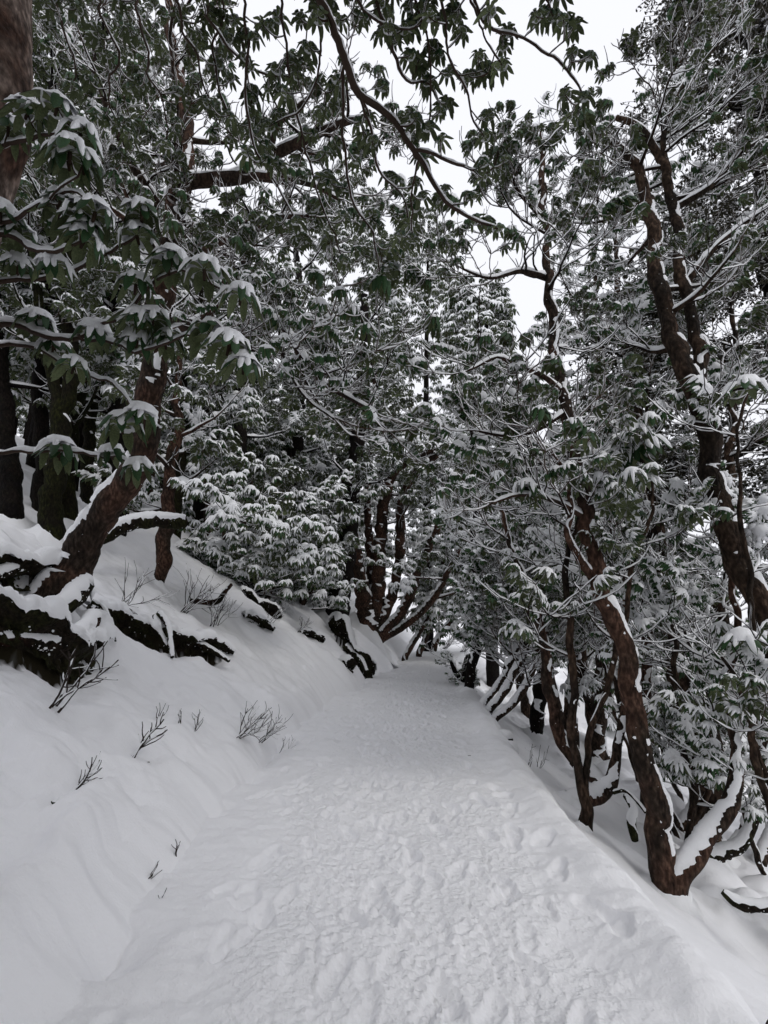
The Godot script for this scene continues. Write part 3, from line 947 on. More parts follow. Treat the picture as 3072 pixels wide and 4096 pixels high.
	# ---- the cluster where the path bends
	tree("multi_stemmed_tree", "large multi stemmed tree with peeling red bark where the path bends", "", [
		[[-.685,-.03,-19,.594], [-.658,.77,-19,.491], [-.631,1.749,-19,.375], [-.843,2.751,-19,.281], [-1.061,3.947,-19,.248], [-1.327,5.712,-19,.227], [-1.389,7.545,-19,.219], [-1.19,8.871,-19,.183], [-1.001,10.932,-18.8,.132], [-1.108,13.249,-18.6,.08]],
		[[-.491,.77,-19,.3], [-.246,2.414,-19,.256], [-.164,4.121,-19,.237], [.009,5.847,-18.8,.213], [.358,7.019,-18.6,.189], [1.2,7.445,-18,.147], [2.336,7.735,-17.5,.089], [3.252,7.934,-17,.046]],
		[[-.392,.932,-19,.204], [.144,2.081,-19,.194], [.556,3.677,-18.9,.185], [.627,5.449,-18.6,.173], [.945,6.584,-18.2,.159], [1.774,7.345,-17.8,.121], [2.641,7.302,-17.4,.07], [3.368,6.752,-17,.039]],
		[[-.242,.851,-19,.204], [.642,1.879,-18.8,.18], [1.261,3.382,-18.5,.156], [2.006,5.006,-18.1,.119], [2.663,6.131,-17.8,.083], [2.991,7.421,-17.5,.047]],
		[[-.325,.77,-19,.156], [.672,1.341,-18.8,.131], [1.648,2.227,-18.4,.118], [2.455,3.66,-18,.087], [2.922,4.912,-17.6,.052]],
		[[-.567,1.253,-19.2,.183], [-.521,3.312,-19.6,.165], [-.632,5.885,-19.8,.145], [-.558,9.177,-19.8,.123], [-.38,12.272,-19.8,.084]],
	], {"big": true, "bark": "red", "limbs": 25, "from": 0.42, "reach": 3.0, "cover": 0.75, "flecks": 40.0, "size": 1.15, "subs": 1.6})
	tree("ivy_clad_tree", "black ivy clad trunk flecked with snow left of the red multi stemmed tree", "", [
		[[-1.577,1.414,-16.625,.38], [-1.447,2.313,-16.625,.37], [-1.278,3.805,-16.625,.347], [-1.075,5.673,-16.625,.309], [-.91,7.628,-16.625,.269], [-.726,10.205,-16.625,.212], [-.666,13.132,-16.625,.135]],
	], {"big": true, "bark": "dark", "limbs": 16, "from": 0.3, "reach": 3.0, "cover": 0.4, "flecks": 260.0, "size": 1.15})
	var leans := [
		[[[.872,-.011,-22,.134], [1.363,.92,-22,.116], [2.023,1.958,-21.6,.095], [2.5,3.27,-21.3,.067]], "leftmost of the thin stems leaning over the far bend of the path"],
		[[[1.557,.008,-23.64,.144], [1.99,1.173,-23.64,.125], [2.407,2.601,-23.345,.104], [2.73,4.447,-23.049,.073]], "middle one of the thin stems leaning over the far bend of the path"],
		[[[2.464,.025,-26.73,.163], [2.954,1.003,-26.73,.14], [3.752,2.036,-26.334,.116], [4.211,3.633,-25.938,.081]], "rightmost of the thin stems leaning over the far bend of the path"],
	]
	for e in leans:
		tree("leaning_tree", e[1], "thin stems by the far bend", [e[0]], {"bark": "red", "limbs": 5, "from": 0.5, "reach": 1.4, "cover": 0.9, "flecks": 10.0, "size": 1.15, "near": false, "top": true})
	# ---- right of the path
	tree("rhododendron_tree", "tall red brown trunk growing up out of the forked base right of the path", "", [
		[[2.471,-.714,-4.974,.125], [2.421,-.376,-4.974,.108], [2.389,-.009,-4.974,.096], [2.326,.382,-4.931,.088], [2.277,1.136,-4.931,.086], [2.116,1.725,-4.931,.084], [2.017,2.436,-4.931,.074], [1.933,3.338,-4.931,.067], [1.866,4.09,-5.017,.059], [1.85,4.91,-5.104,.053], [1.884,5.803,-5.19,.045], [1.921,6.644,-5.276,.039], [1.973,7.695,-5.363,.023]],
		[[2.485,-.697,-4.974,.111], [2.675,-.395,-4.931,.087], [2.924,-.087,-4.931,.07], [3.097,.192,-4.931,.062], [3.231,.518,-5.017,.042], [3.282,.993,-5.104,.035], [3.498,1.641,-5.19,.03], [3.502,2.336,-5.19,.024]],
		[[2.079,1.899,-4.931,.042], [1.979,2.031,-4.931,.04], [1.812,2.287,-4.844,.033], [1.814,2.603,-4.844,.029], [1.796,2.974,-4.844,.022], [1.63,3.277,-4.758,.015]],
	], {"bark": "red", "limbs": 19, "from": 0.47, "reach": 1.3, "cover": 0.95, "flecks": 120.0, "subs": 1.9, "lean": Vector3(0.1, 0, -0.6), "dense": 0.65, "size": 0.9, "cone": 0.55, "extra": [
		[[1.879,3.932,-5.017,.037], [1.615,4.056,-4.844,.031], [1.359,4.113,-4.758,.025], [1.109,4.168,-4.671,.02], [.812,3.973,-4.585,.012]],
		[[1.896,3.706,-4.974,.029], [1.531,3.454,-4.844,.023], [1.228,3.373,-4.758,.018], [.923,3.354,-4.585,.012]],
		[[1.85,5.438,-5.19,.036], [1.495,5.398,-5.017,.028], [1.142,5.182,-4.844,.019], [.833,5.229,-4.758,.012]],
		[[1.887,6.177,-5.19,.029], [1.603,6.396,-5.017,.023], [1.383,6.688,-4.931,.017]],
		[[1.992,2.574,-4.931,.03], [1.593,2.72,-4.758,.024], [1.239,2.723,-4.585,.017], [.961,2.616,-4.498,.01]],
	]})
	tree("rhododendron_tree", "thickest brown trunk at the right edge that forks high above the path", "", [
		[[4.314,-1.714,-4.9,.103], [4.064,-.902,-4.9,.11], [3.894,-.131,-4.9,.115], [3.753,.699,-4.9,.114], [3.544,1.575,-4.9,.111], [3.436,2.122,-4.95,.109], [3.355,2.777,-5,.106], [3.336,3.413,-5,.106], [3.227,4.003,-5,.097], [3.125,4.851,-5.1,.086], [3.113,5.935,-5.2,.081], [3.145,6.866,-5.3,.061], [2.998,7.344,-5.3,.042], [2.676,7.623,-5.3,.019]],
		[[3.273,3.977,-5,.067], [3.41,4.431,-5.05,.075], [3.388,4.908,-5.1,.067], [3.403,5.688,-5.2,.063], [3.466,6.6,-5.3,.059], [3.422,7.275,-5.3,.049], [3.175,7.579,-5.2,.041], [2.875,7.601,-5.1,.029]],
	], {"bark": "brown", "limbs": 18, "from": 0.62, "reach": 1.4, "cover": 0.8, "flecks": 100.0, "subs": 2.2, "dense": 0.7, "up": -0.05, "lift": 0.1, "size": 0.85, "lean": Vector3(0.5, 0, -0.6), "extra": [
		[[3.411,5.29,-5.15,.04], [3.679,5.649,-5,.031], [3.961,5.921,-4.9,.024], [4.33,6.129,-4.8,.015]],
		[[3.462,7.069,-5.3,.04], [3.562,7.718,-5.2,.032], [3.863,8.304,-5.1,.024], [4.185,8.602,-5,.015]],
		[[3.473,6.469,-5.3,.039], [3.814,6.603,-5.1,.029], [4.177,6.953,-5,.021], [4.506,7.103,-4.9,.014]],
		[[3.321,3.666,-5,.026], [3.525,3.878,-4.9,.019], [3.787,3.882,-4.8,.012]],
	]})
	tree("rhododendron_tree", "snow plastered trunk bending up behind the tall red brown trunk", "", [
		[[5.077,-1.669,-8.88,.118], [4.985,-.662,-8.88,.118], [4.845,.544,-8.88,.117], [4.813,1.747,-8.88,.109], [4.794,2.859,-8.88,.107], [4.598,3.86,-8.88,.111], [4.292,4.731,-8.88,.115], [4.093,5.636,-8.88,.091], [4.096,6.965,-8.88,.072], [4.154,8.373,-8.88,.052], [4.347,10.089,-8.88,.03]],
	], {"bark": "brown", "limbs": 12, "from": 0.5, "reach": 1.5, "dense": 0.6, "cover": 1.2, "flecks": 90.0})
	tree("rhododendron_tree", "slender trunk between the snow plastered trunk and the thick forked one", "", [
		[[4.671,-1.345,-8,.087], [4.619,-.745,-8,.084], [4.494,.129,-8,.082], [4.418,1.524,-8,.081], [4.377,2.735,-8,.085], [4.278,3.713,-8,.082], [4.249,4.662,-8,.081], [4.217,5.487,-8,.074], [4.113,6.433,-8,.057], [4.16,7.516,-8,.046], [4.237,9.048,-8,.027]],
	], {"bark": "brown", "limbs": 10, "from": 0.45, "reach": 1.5, "dense": 0.6, "cover": 1.0, "flecks": 80.0})
	tree("rhododendron_tree", "thin straight dark trunk right of the thick forked trunk", "", [
		[[4.204,-1.337,-7.26,.099], [4.369,-.417,-7.26,.086], [4.574,.736,-7.26,.073], [4.822,2.169,-7.26,.065], [5.026,3.309,-7.26,.064], [5.234,4.452,-7.26,.058], [5.433,5.669,-7.26,.041], [5.646,6.969,-7.26,.024]],
	], {"bark": "brown", "limbs": 10, "from": 0.45, "reach": 1.2, "dense": 0.6, "cover": 0.5, "flecks": 70.0})
	tree("rhododendron_tree", "curved trunk lying low over the slope with a thick roll of snow on it", "", [
		[[1.81,-.781,-6.6,.118], [2.037,-.624,-6.6,.113], [2.291,-.495,-6.6,.107], [2.543,-.415,-6.6,.097], [2.703,-.284,-6.6,.079], [2.82,.021,-6.6,.053], [2.909,.493,-6.6,.05], [2.996,1.034,-6.6,.046], [3.021,1.709,-6.6,.04], [3.178,2.415,-6.6,.026]],
		[[2.625,-.41,-6.65,.076], [2.529,-.221,-6.7,.082], [2.31,-.013,-6.7,.079], [2.149,.261,-6.7,.076], [2.084,.639,-6.7,.082], [2.044,1.081,-6.7,.073], [2.006,1.595,-6.7,.055], [1.837,2.065,-6.7,.046], [1.639,2.55,-6.7,.036], [1.587,3.113,-6.7,.024]],
	], {"bark": "red", "limbs": 8, "from": 0.7, "reach": 1.0, "dense": 0.5, "cover": 1.25, "flecks": 60.0, "lean": Vector3(-0.2, 0, 0)})
	var stems := [
		[[[4.501,-1.569,-8.61,.099], [4.759,-1.185,-8.61,.088], [5.058,-.526,-8.61,.081], [5.258,.435,-8.61,.088], [5.452,1.445,-8.61,.067], [5.475,2.664,-8.61,.041]], "thick dark stem bent at the foot behind the forked base", "brown"],
		[[[4.451,-1.464,-7.44,.079], [4.751,-1.139,-7.44,.068], [5.005,-.581,-7.44,.059], [5.204,.232,-7.44,.062], [5.407,1.212,-7.44,.041]], "dark stem sweeping up from the slope at the right edge", "brown"],
		[[[4.846,-1.506,-7.412,.085], [5.072,-1.128,-7.412,.076], [5.294,-.573,-7.412,.064], [5.546,.597,-7.412,.044]], "stem cut by the right edge of the picture low on the slope", "brown"],
		[[[4.024,-1.305,-8.585,.099], [4.072,-.52,-8.585,.096], [4.151,.438,-8.585,.087], [4.317,1.593,-8.585,.077], [4.409,3.055,-8.585,.055], [4.637,4.456,-8.585,.032]], "upright stem directly behind the tall red brown trunk", "red"],
		[[[4.807,-1.257,-12.35,.169], [4.973,-.072,-12.35,.155], [5.168,1.166,-12.35,.131], [5.191,2.679,-12.35,.108], [5.396,4.507,-12.35,.065]], "straight brown stem seen left of the tall red brown trunk", "brown"],
		[[[4.418,-1.31,-13.02,.163], [4.549,-.162,-13.02,.157], [4.739,1.142,-13.02,.141], [4.933,2.737,-13.02,.106], [4.944,4.418,-13.02,.06]], "pale snow crusted stem behind the low curved trunk", "brown"],
		[[[3.189,-.784,-11.475,.148], [3.325,.141,-11.475,.141], [3.445,1.099,-11.475,.118], [3.404,2.397,-11.475,.087], [3.383,3.759,-11.475,.054]], "ivy covered stem beside the path behind the low curved trunk", "dark"],
	]
	for e in stems:
		tree("slope_tree", e[1], "stems on the right slope", [e[0]], {"bark": e[2], "limbs": 8, "from": 0.5, "lean": Vector3(0, 0, -0.6), "reach": 1.1, "dense": 0.5, "cover": 0.95, "flecks": 90.0, "size": 0.95})
	tree("pathside_tree", "dark upright trunk at the right edge of the path where it narrows", "", [
		[[1.908,-.065,-12.3,.115], [2.057,.545,-12.3,.116], [2.191,1.273,-12.3,.111], [2.206,2.236,-12.3,.099], [2.157,3.344,-12.3,.086], [2.299,4.731,-12.3,.066], [2.236,6.183,-12.3,.045], [2.345,7.576,-12.3,.027]],
	], {"bark": "dark", "limbs": 11, "from": 0.4, "reach": 1.3, "cover": 0.6, "flecks": 160.0, "size": 1.1})
	var fans := [
		[[[1.843,-.079,-10.25,.065], [2.171,.381,-10.25,.069], [2.46,.849,-10.25,.065], [2.725,1.592,-10.25,.057], [2.878,2.68,-10.25,.045]], "left stem of three fanning out beside the path edge"],
		[[[1.896,-.133,-10.086,.063], [2.28,.317,-10.086,.072], [2.625,.904,-10.086,.064], [2.915,1.767,-10.086,.052], [3.118,2.846,-10.086,.039]], "middle stem of three fanning out beside the path edge"],
		[[[1.961,-.24,-9.922,.062], [2.386,.136,-9.922,.07], [2.763,.749,-9.922,.058], [3.126,1.678,-9.922,.046], [3.325,2.645,-9.922,.034]], "right stem of three fanning out beside the path edge"],
	]
	for e in fans:
		tree("slope_tree", e[1], "stems fanning out by the path", [e[0]], {"bark": "brown", "limbs": 13, "from": 0.35, "reach": 1.5, "cover": 1.1, "flecks": 40.0, "size": 1.0})
	# a thicket of slender stems between and behind the bigger trunks
	rng.seed = 606
	var slender := []
	for k in 11:
		var z := -lerpf(6.6, 11.5, (k + rng.randf()) / 11.0)
		var x := along(RS, RX, -z) + ru(1.1, 3.8)
		var y := gy(x, z)
		var r := ru(0.028, 0.05)
		var lean := ru(0.35, 1.1)
		var h := ru(3.8, 5.6)
		slender.append([[[x + 0.25, y - 0.2, z, r * 1.2], [x, y + h * 0.12, z, r], [x - lean * 0.25, y + h * 0.4, z, r * 0.85], [x - lean * 0.4, y + h * 0.7, z + ru(-0.2, 0.2), r * 0.65], [x - lean, y + h, z, r * 0.3]]])
	var order := ["nearest", "second nearest", "third nearest", "fourth nearest", "fifth nearest", "middle one", "fifth farthest", "fourth farthest", "third farthest", "second farthest", "farthest"]
	for k in slender.size():
		var e: Array = slender[k]
		tree("slender_tree", order[k] + " of the slender snow streaked stems in the right slope thicket", "slender stems of the right thicket", e, {"seed": int(e[0][0][2] * 1000.0), "bark": "brown", "limbs": 6, "from": 0.5, "reach": 0.9, "dense": 0.5, "cover": 1.0, "flecks": 60.0, "lean": Vector3(0, 0, -0.3), "bare": 4})
	# green leafy young rhododendrons close on the right
	tree("young_rhododendron", "leafy young rhododendron with dark green leaves in front of the slope stems", "", [
		[[3.699,-.888,-6.76,.047], [3.611,-.089,-6.63,.041], [3.578,.72,-6.5,.034], [3.49,1.54,-6.37,.025]],
		[[3.705,-.838,-6.76,.038], [3.867,-.056,-6.5,.03], [3.985,.634,-6.37,.023], [4.137,1.169,-6.24,.016]],
		[[3.644,-.888,-6.76,.038], [3.649,-.056,-6.5,.03], [3.687,.429,-6.37,.021]],
	], {"bark": "brown", "limbs": 13, "from": 0.4, "reach": 0.6, "dense": 0.8, "cover": 0.4, "flecks": 20.0, "up": -0.1, "big": true, "size": 0.66})
	tree("young_rhododendron", "leafy rhododendron reaching across the middle of the right side", "", [
		[[1.909,-.348,-5.4,.045], [1.885,.017,-5.4,.042], [1.87,.883,-5.3,.038], [1.856,1.777,-5.2,.033], [1.918,2.465,-5.1,.024], [2.03,3.164,-5,.015]],
		[[1.967,-.348,-5.4,.037], [1.933,.058,-5.4,.033], [2.254,1.101,-5.3,.029], [2.528,2.008,-5.2,.023], [2.692,2.704,-5.1,.017], [2.784,3.164,-5,.012]],
	], {"bark": "brown", "limbs": 13, "from": 0.5, "reach": 0.7, "dense": 0.8, "cover": 0.4, "flecks": 20.0, "up": -0.1, "big": true, "size": 0.66})
	tree("young_rhododendron", "leafy rhododendron with broad snow caps at the right edge under the thick trunk", "", [
		[[3.445,-.902,-4.9,.033], [3.325,.352,-4.9,.033], [3.362,1.35,-4.8,.029], [3.33,2.181,-4.7,.023], [3.343,3.039,-4.6,.016], [3.456,3.692,-4.5,.011]],
		[[3.503,-.902,-4.9,.024], [3.372,.39,-4.9,.023], [3.113,.964,-4.7,.02], [2.93,1.282,-4.6,.013]],
	], {"bark": "brown", "limbs": 9, "from": 0.4, "reach": 0.55, "dense": 0.7, "cover": 0.4, "flecks": 20.0, "up": -0.1, "big": true, "size": 0.66})

# ---- the tree beside the camera, whose limbs hang over the path: leaf whorls one by one
func cluster(root: Node3D, p: Vector3, size: float, tilt: float, split: bool, set_: Array) -> void:
	var w: Dictionary = set_[rng.randi() % set_.size()]
	var at := yaw(rng.randf() * TAU, size, p, tilt)
	if not split:
		var o := put("leaf_cluster", w.leaves, root, at)
		put("snow_cap", w.cap, o)
		return
	var o := put("leaf_cluster", w.bud, root, at)
	for l in w.each: put("leaf", l, o)
	put("snow_cap", w.cap, o)

func make_cluster_set(n: int, snow: float, droop: float, k0: int, k1: int) -> Array:
	var out := []
	for a in n:
		var lb := MB.new()
		var sb := MB.new()
		var each := []
		var k := rng.randi_range(k0, k1)
		var cs := leaf_colors()
		for b in k:
			var one := MB.new()
			var g := ru(0.8, 1.2)
			leaf(one, sb, TAU * b / k + ru(-0.25, 0.25), ru(0.125, 0.18), ru(0.034, 0.046) if fine_snow else ru(0.03, 0.041), ru(0.1, 0.6), droop + ru(-0.35, 0.2), snow * ru(0.5, 1.3), cs[0] * g, cs[1] * g)
			each.append(mesh_of([[one, M.leaf]]))
			lb.take(one, Transform3D())
		if snow > 0.15: cap(sb, 0.075 if fine_snow else 0.055, (0.045 if fine_snow else 0.036) * (0.4 + snow), 0.008)
		var bud := MB.new()
		tube(bud, PackedVector3Array([Vector3(0, -0.05, 0), Vector3(0, -0.01, 0), Vector3(0, 0.012, 0)]), PackedFloat32Array([0.006, 0.008, 0.003]), 6, twig_color())
		out.append({"leaves": mesh_of([[lb, M.leaf]]), "each": each, "cap": mesh_of([[sb, M.twig_snow]]), "bud": mesh_of([[bud, M.twig]])})
	return out

# a twig given by its points, with leaf clusters at its end and on short side twigs
func hung_twig(root: Node3D, ctrl: Array, at: Vector3, every: float, set_: Array, split: bool, size: float, snow_amount: float, reach: float) -> void:
	var sp := spline(local(ctrl, at), 0.05)
	var pts: PackedVector3Array = sp[0]
	var rad: PackedFloat32Array = sp[1]
	for a in range(1, pts.size()):
		pts[a] += Vector3(nz.get_noise_1d(pts[a].y * 3.0 + 5.0), nz.get_noise_1d(pts[a].x * 3.0 + 50.0), nz.get_noise_1d(pts[a].y * 3.0 + 90.0)) * 0.05
	var w := MB.new()
	var s := MB.new()
	tube(w, pts, rad, 8, Color(0.05, 0.034, 0.025))
	snow_tube(s, pts, rad, snow_amount, 8)
	var run := 0.0
	for a in range(1, pts.size()):
		run += pts[a].distance_to(pts[a - 1])
		if run > every:
			run = ru(-0.3, 0.3) * every
			var d := (pts[a] - pts[a - 1]).normalized()
			var side := Vector3(ru(-1, 1), ru(-0.3, 0.5), ru(-1, 1)).normalized() + d * 0.8
			var q := grow(pts[a], side, reach * ru(0.5, 1.3), 0.7, 0.28, 6)
			var r := taper(7, maxf(0.004, rad[a] * 0.45), 0.0035)
			tube(w, q, r, 6, twig_color())
			snow_tube(s, q, r, snow_amount, 7)
			cluster(root, q[6], size * ru(0.8, 1.15), ru(-0.3, 0.3), split, set_)
			if rng.randf() < 0.45:
				var q2 := grow(q[3], side.rotated(Vector3.UP, ru(0.7, 1.4) * (1 if rng.randf() < 0.5 else -1)), reach * ru(0.4, 0.8), 0.5, 0.25, 5)
				var r2 := taper(6, 0.004, 0.003)
				tube(w, q2, r2, 6, twig_color())
				snow_tube(s, q2, r2, snow_amount, 7)
				cluster(root, q2[5], size * ru(0.7, 1.05), ru(-0.3, 0.3), split, set_)
	cluster(root, pts[pts.size() - 1], size, ru(-0.3, 0.3), split, set_)
	var b := put("branch", mesh_of([[w, M.twig]]), root)
	if s.i.size(): put("snow", mesh_of([[s, M.twig_snow]]), b)

func slim(c: Array, f: float) -> Array:
	for e in c: e[3] *= f
	return c

func build_near_tree() -> void:
	rng.seed = 901
	var trunk := [[-1.787,-.17,-2.5,.164], [-1.906,.543,-2.4,.136], [-1.891,1.02,-2.35,.141], [-2.026,1.78,-2.3,.136], [-2.145,2.55,-2.3,.146], [-2.191,3.354,-2.3,.159], [-2.179,3.856,-2.3,.169], [-2.137,4.275,-2.3,.177], [-2.239,4.922,-2.3,.186], [-2.422,6.256,-2.3,.174]]
	var at := Vector3(trunk[0][0], trunk[0][1], trunk[0][2])
	var root := thing("rhododendron_tree", "rough red brown trunk close at the left edge with snowy leaves hanging beside it", "tree", at)
	var sp := spline(local(trunk, at), 0.03)
	var mb := MB.new()
	tube(mb, sp[0], sp[1], 40, bark("grey")[0], 0.10, bark("red")[0] * 0.75)
	var t := put("trunk", mesh_of([[mb, M.bark]]), root)
	var sb := MB.new()
	snow_sheet(sb, sp[0], sp[1], 0.25, 10.0, Vector3(0.5, 0, 0.5))
	put("snow", mesh_of([[sb, M.snow]]), t)
	fine_snow = true
	var leafy := make_cluster_set(8, 0.72, 1.32, 7, 10)
	for e in [
		[[[-2.218,4.063,-2.3,.019], [-1.853,3.986,-2.15,.015], [-1.616,3.916,-2.05,.012], [-1.441,3.837,-1.98,.008]], 0.22],
		[[[-2.151,3.656,-2.3,.021], [-1.868,3.54,-2.2,.016], [-1.644,3.555,-2.1,.012], [-1.459,3.56,-2.05,.009], [-1.322,3.462,-2,.007]], 0.2],
		[[[-2.128,3.517,-2.3,.024], [-1.901,3.516,-2.25,.021], [-1.711,3.403,-2.2,.017], [-1.534,3.328,-2.15,.013], [-1.397,3.351,-2.1,.009]], 0.17],
		[[[-2.213,3.265,-2.4,.023], [-2.008,3.353,-2.4,.02], [-1.815,3.375,-2.4,.016], [-1.526,3.448,-2.35,.013], [-1.271,3.559,-2.3,.01]], 0.24],
		[[[-2.268,3.11,-2.5,.029], [-2.031,3.193,-2.5,.026], [-1.846,3.124,-2.5,.023], [-1.644,3.105,-2.5,.019], [-1.449,3.162,-2.45,.013], [-1.206,3.157,-2.4,.01]], 0.26],
		[[[-1.644,3.105,-2.5,.015], [-1.439,3.056,-2.5,.014], [-1.214,3.005,-2.45,.012], [-.98,3.05,-2.4,.01], [-.788,2.892,-2.35,.008], [-.676,2.79,-2.3,.007]], 0.2],
		[[[-2.288,3.057,-2.6,.02], [-1.987,3.114,-2.6,.017], [-1.711,2.973,-2.6,.013], [-1.495,2.863,-2.6,.01], [-1.278,2.693,-2.55,.008]], 0.3],
		[[[-1.449,3.162,-2.45,.013], [-1.245,3.32,-2.4,.012], [-1.034,3.365,-2.35,.011], [-.842,3.248,-2.3,.009], [-.706,3.161,-2.25,.007]], 0.19],
		[[[-2.358,2.531,-2.8,.021], [-2.042,2.545,-2.8,.016], [-1.805,2.559,-2.8,.014], [-1.559,2.501,-2.75,.01], [-1.372,2.432,-2.7,.007]], 0.34],
		[[[-1.621,3.555,-2.1,.008], [-1.451,3.562,-2,.007], [-1.381,3.69,-2,.006]], 0.2],
	]:
		hung_twig(root, slim(e[0], 0.7), at, e[1] * 1.2, leafy, true, 1.12, 1.5, 0.10)
	fine_snow = false
	# its crown, high above and behind the camera
	var crown := []
	for k in 560:
		var p := Vector3(ru(-1, 1), ru(-1, 1), ru(-1, 1))
		if p.length() > 1.0: p = p.normalized() * rng.randf()
		crown.append(spray_at(Vector3(-0.2, 8.0, 1.4) + p * Vector3(4.2, 1.3, 3.6) - at, Vector3(ru(-1, 1), ru(-0.3, 0.3), ru(-1, 1)), ru(0.9, 1.3)))
	add_sprays(root, crown, false, false)
	# the limb over the path and the twigs hanging from it, dark against the sky
	var above := make_cluster_set(6, 0.35, 1.2, 8, 11)
	for e in [
		[[[-.868,6.291,-2.4,.044], [-.56,5.817,-2.45,.038], [-.385,5.435,-2.55,.032], [-.254,5.159,-2.65,.031], [-.168,5.042,-2.75,.031], [.066,4.993,-2.9,.026], [.194,4.797,-2.95,.024], [.313,4.689,-3.05,.021], [.446,4.544,-3.1,.018], [.607,4.461,-3.2,.015], [.828,4.41,-3.3,.012]], 0.3],
		[[[.21,4.778,-2.95,.016], [.353,4.758,-2.95,.014], [.551,4.696,-3,.013], [.738,4.677,-3.05,.011], [.821,4.846,-3.05,.008]], 0.2],
		[[[.393,5.903,-2.5,.016], [.571,5.589,-2.55,.015], [.633,5.394,-2.6,.013], [.748,5.365,-2.65,.012], [.899,5.334,-2.65,.01], [1.078,5.284,-2.7,.01], [1.241,5.176,-2.75,.009], [1.351,5.066,-2.8,.007]], 0.22],
		[[[.514,5.903,-2.5,.012], [.533,5.588,-2.5,.01], [.579,5.397,-2.55,.009], [.638,5.171,-2.55,.007], [.752,5.055,-2.6,.007]], 0.24],
		[[[.976,6.066,-2.5,.012], [.996,5.666,-2.5,.01], [1.026,5.435,-2.5,.008], [1.068,5.397,-2.55,.006]], 0.16],
		[[[.306,6.066,-2.5,.014], [.375,5.512,-2.55,.012], [.402,5.166,-2.6,.01], [.532,5.036,-2.7,.009], [.589,4.894,-2.8,.008], [.682,4.819,-2.9,.006]], 0.2],
		[[[-.181,6.066,-2.5,.017], [-.044,5.588,-2.6,.015], [.048,5.303,-2.7,.014], [.143,5.202,-2.8,.011], [.311,5.282,-2.9,.008]], 0.17],
		[[[.093,6.066,-2.5,.014], [.215,5.588,-2.6,.012], [.28,5.381,-2.7,.009], [.314,5.085,-2.8,.008], [.304,4.934,-2.9,.006]], 0.17],
		[[[-.98,6.244,-2.6,.012], [-.92,5.54,-2.7,.012], [-.947,5.163,-2.8,.011], [-.932,4.93,-3,.01], [-.782,4.699,-3.2,.008], [-.656,4.51,-3.3,.007]], 0.2],
		[[[-.727,6.244,-2.6,.012], [-.684,5.66,-2.7,.012], [-.661,5.241,-2.8,.011], [-.571,4.93,-3,.01], [-.473,4.619,-3.2,.008], [-.296,4.273,-3.4,.007]], 0.2],
		[[[-.442,6.244,-2.6,.013], [-.435,5.5,-2.7,.011], [-.47,5.163,-2.8,.009], [-.608,5.051,-2.9,.008], [-.823,5.049,-3,.006]], 0.19],
		[[[-.273,5.149,-2.7,.014], [-.278,4.857,-2.9,.011], [-.229,4.563,-3.1,.01], [-.102,4.43,-3.3,.009], [.002,4.188,-3.5,.007]], 0.24],
		[[[-.167,5.023,-2.75,.012], [-.091,4.782,-2.8,.011], [-.031,4.657,-3,.01], [.138,4.659,-3.2,.008], [.192,4.51,-3.3,.007]], 0.2],
		[[[-1.314,6.423,-2.7,.015], [-1.26,5.895,-2.8,.014], [-1.09,5.578,-2.9,.011], [-.878,5.501,-3,.01], [-.659,5.545,-3.1,.009]], 0.18],
		[[[-.542,6.417,-2.6,.016], [-.246,5.828,-2.6,.014], [-.089,5.432,-2.6,.012], [.154,5.428,-2.65,.009], [.409,5.58,-2.7,.008]], 0.17],
		[[[-2.665,6.959,-3,.014], [-2.526,6.262,-3.1,.012], [-2.48,5.989,-3.2,.009], [-2.418,5.753,-3.3,.008]], 0.18],
		[[[-2.263,6.959,-3,.014], [-2.23,6.355,-3.1,.013], [-2.11,5.943,-3.2,.011], [-2.163,5.617,-3.3,.008], [-2.058,5.374,-3.4,.007]], 0.17],
		[[[-2.044,6.959,-3,.015], [-1.912,6.262,-3.1,.013], [-1.846,5.852,-3.2,.01], [-1.718,5.572,-3.3,.008], [-1.757,5.329,-3.4,.007]], 0.17],
		[[[-1.192,6.602,-2.8,.013], [-1.198,5.961,-2.9,.011], [-1.259,5.675,-3.1,.01], [-1.198,5.438,-3.3,.007]], 0.18],
		[[[-1.635,6.602,-2.8,.014], [-1.519,5.961,-2.9,.013], [-1.364,5.672,-3,.01], [-1.308,5.374,-3.1,.008]], 0.2],
		[[[.241,4.701,-2.95,.01], [.189,4.478,-3.05,.008], [.218,4.268,-3.2,.007]], 0.25],
	]:
		hung_twig(root, slim(e[0], 0.78), at, e[1] * 0.8, above, false, 0.78, 0.9, 0.17)


# ---- the wood behind
func far_sprays(p: Vector3, h: float, wide: float, count: int, cone: float, from: float) -> Array:
	var out := []
	for k in count:
		var f := lerpf(from, 1.0, rng.randf())
		var r := wide * lerpf(1.0, 1.0 - (f - from) / (1.0 - from), cone) * sqrt(ru(0.15, 1.0)) + 0.1
		var az := rng.randf() * TAU
		out.append(spray_at(p + Vector3(cos(az) * r, h * f + ru(-0.2, 0.2), sin(az) * r), Vector3(cos(az), ru(-0.3, 0.2), sin(az)), ru(1.0, 1.6)))
	return out

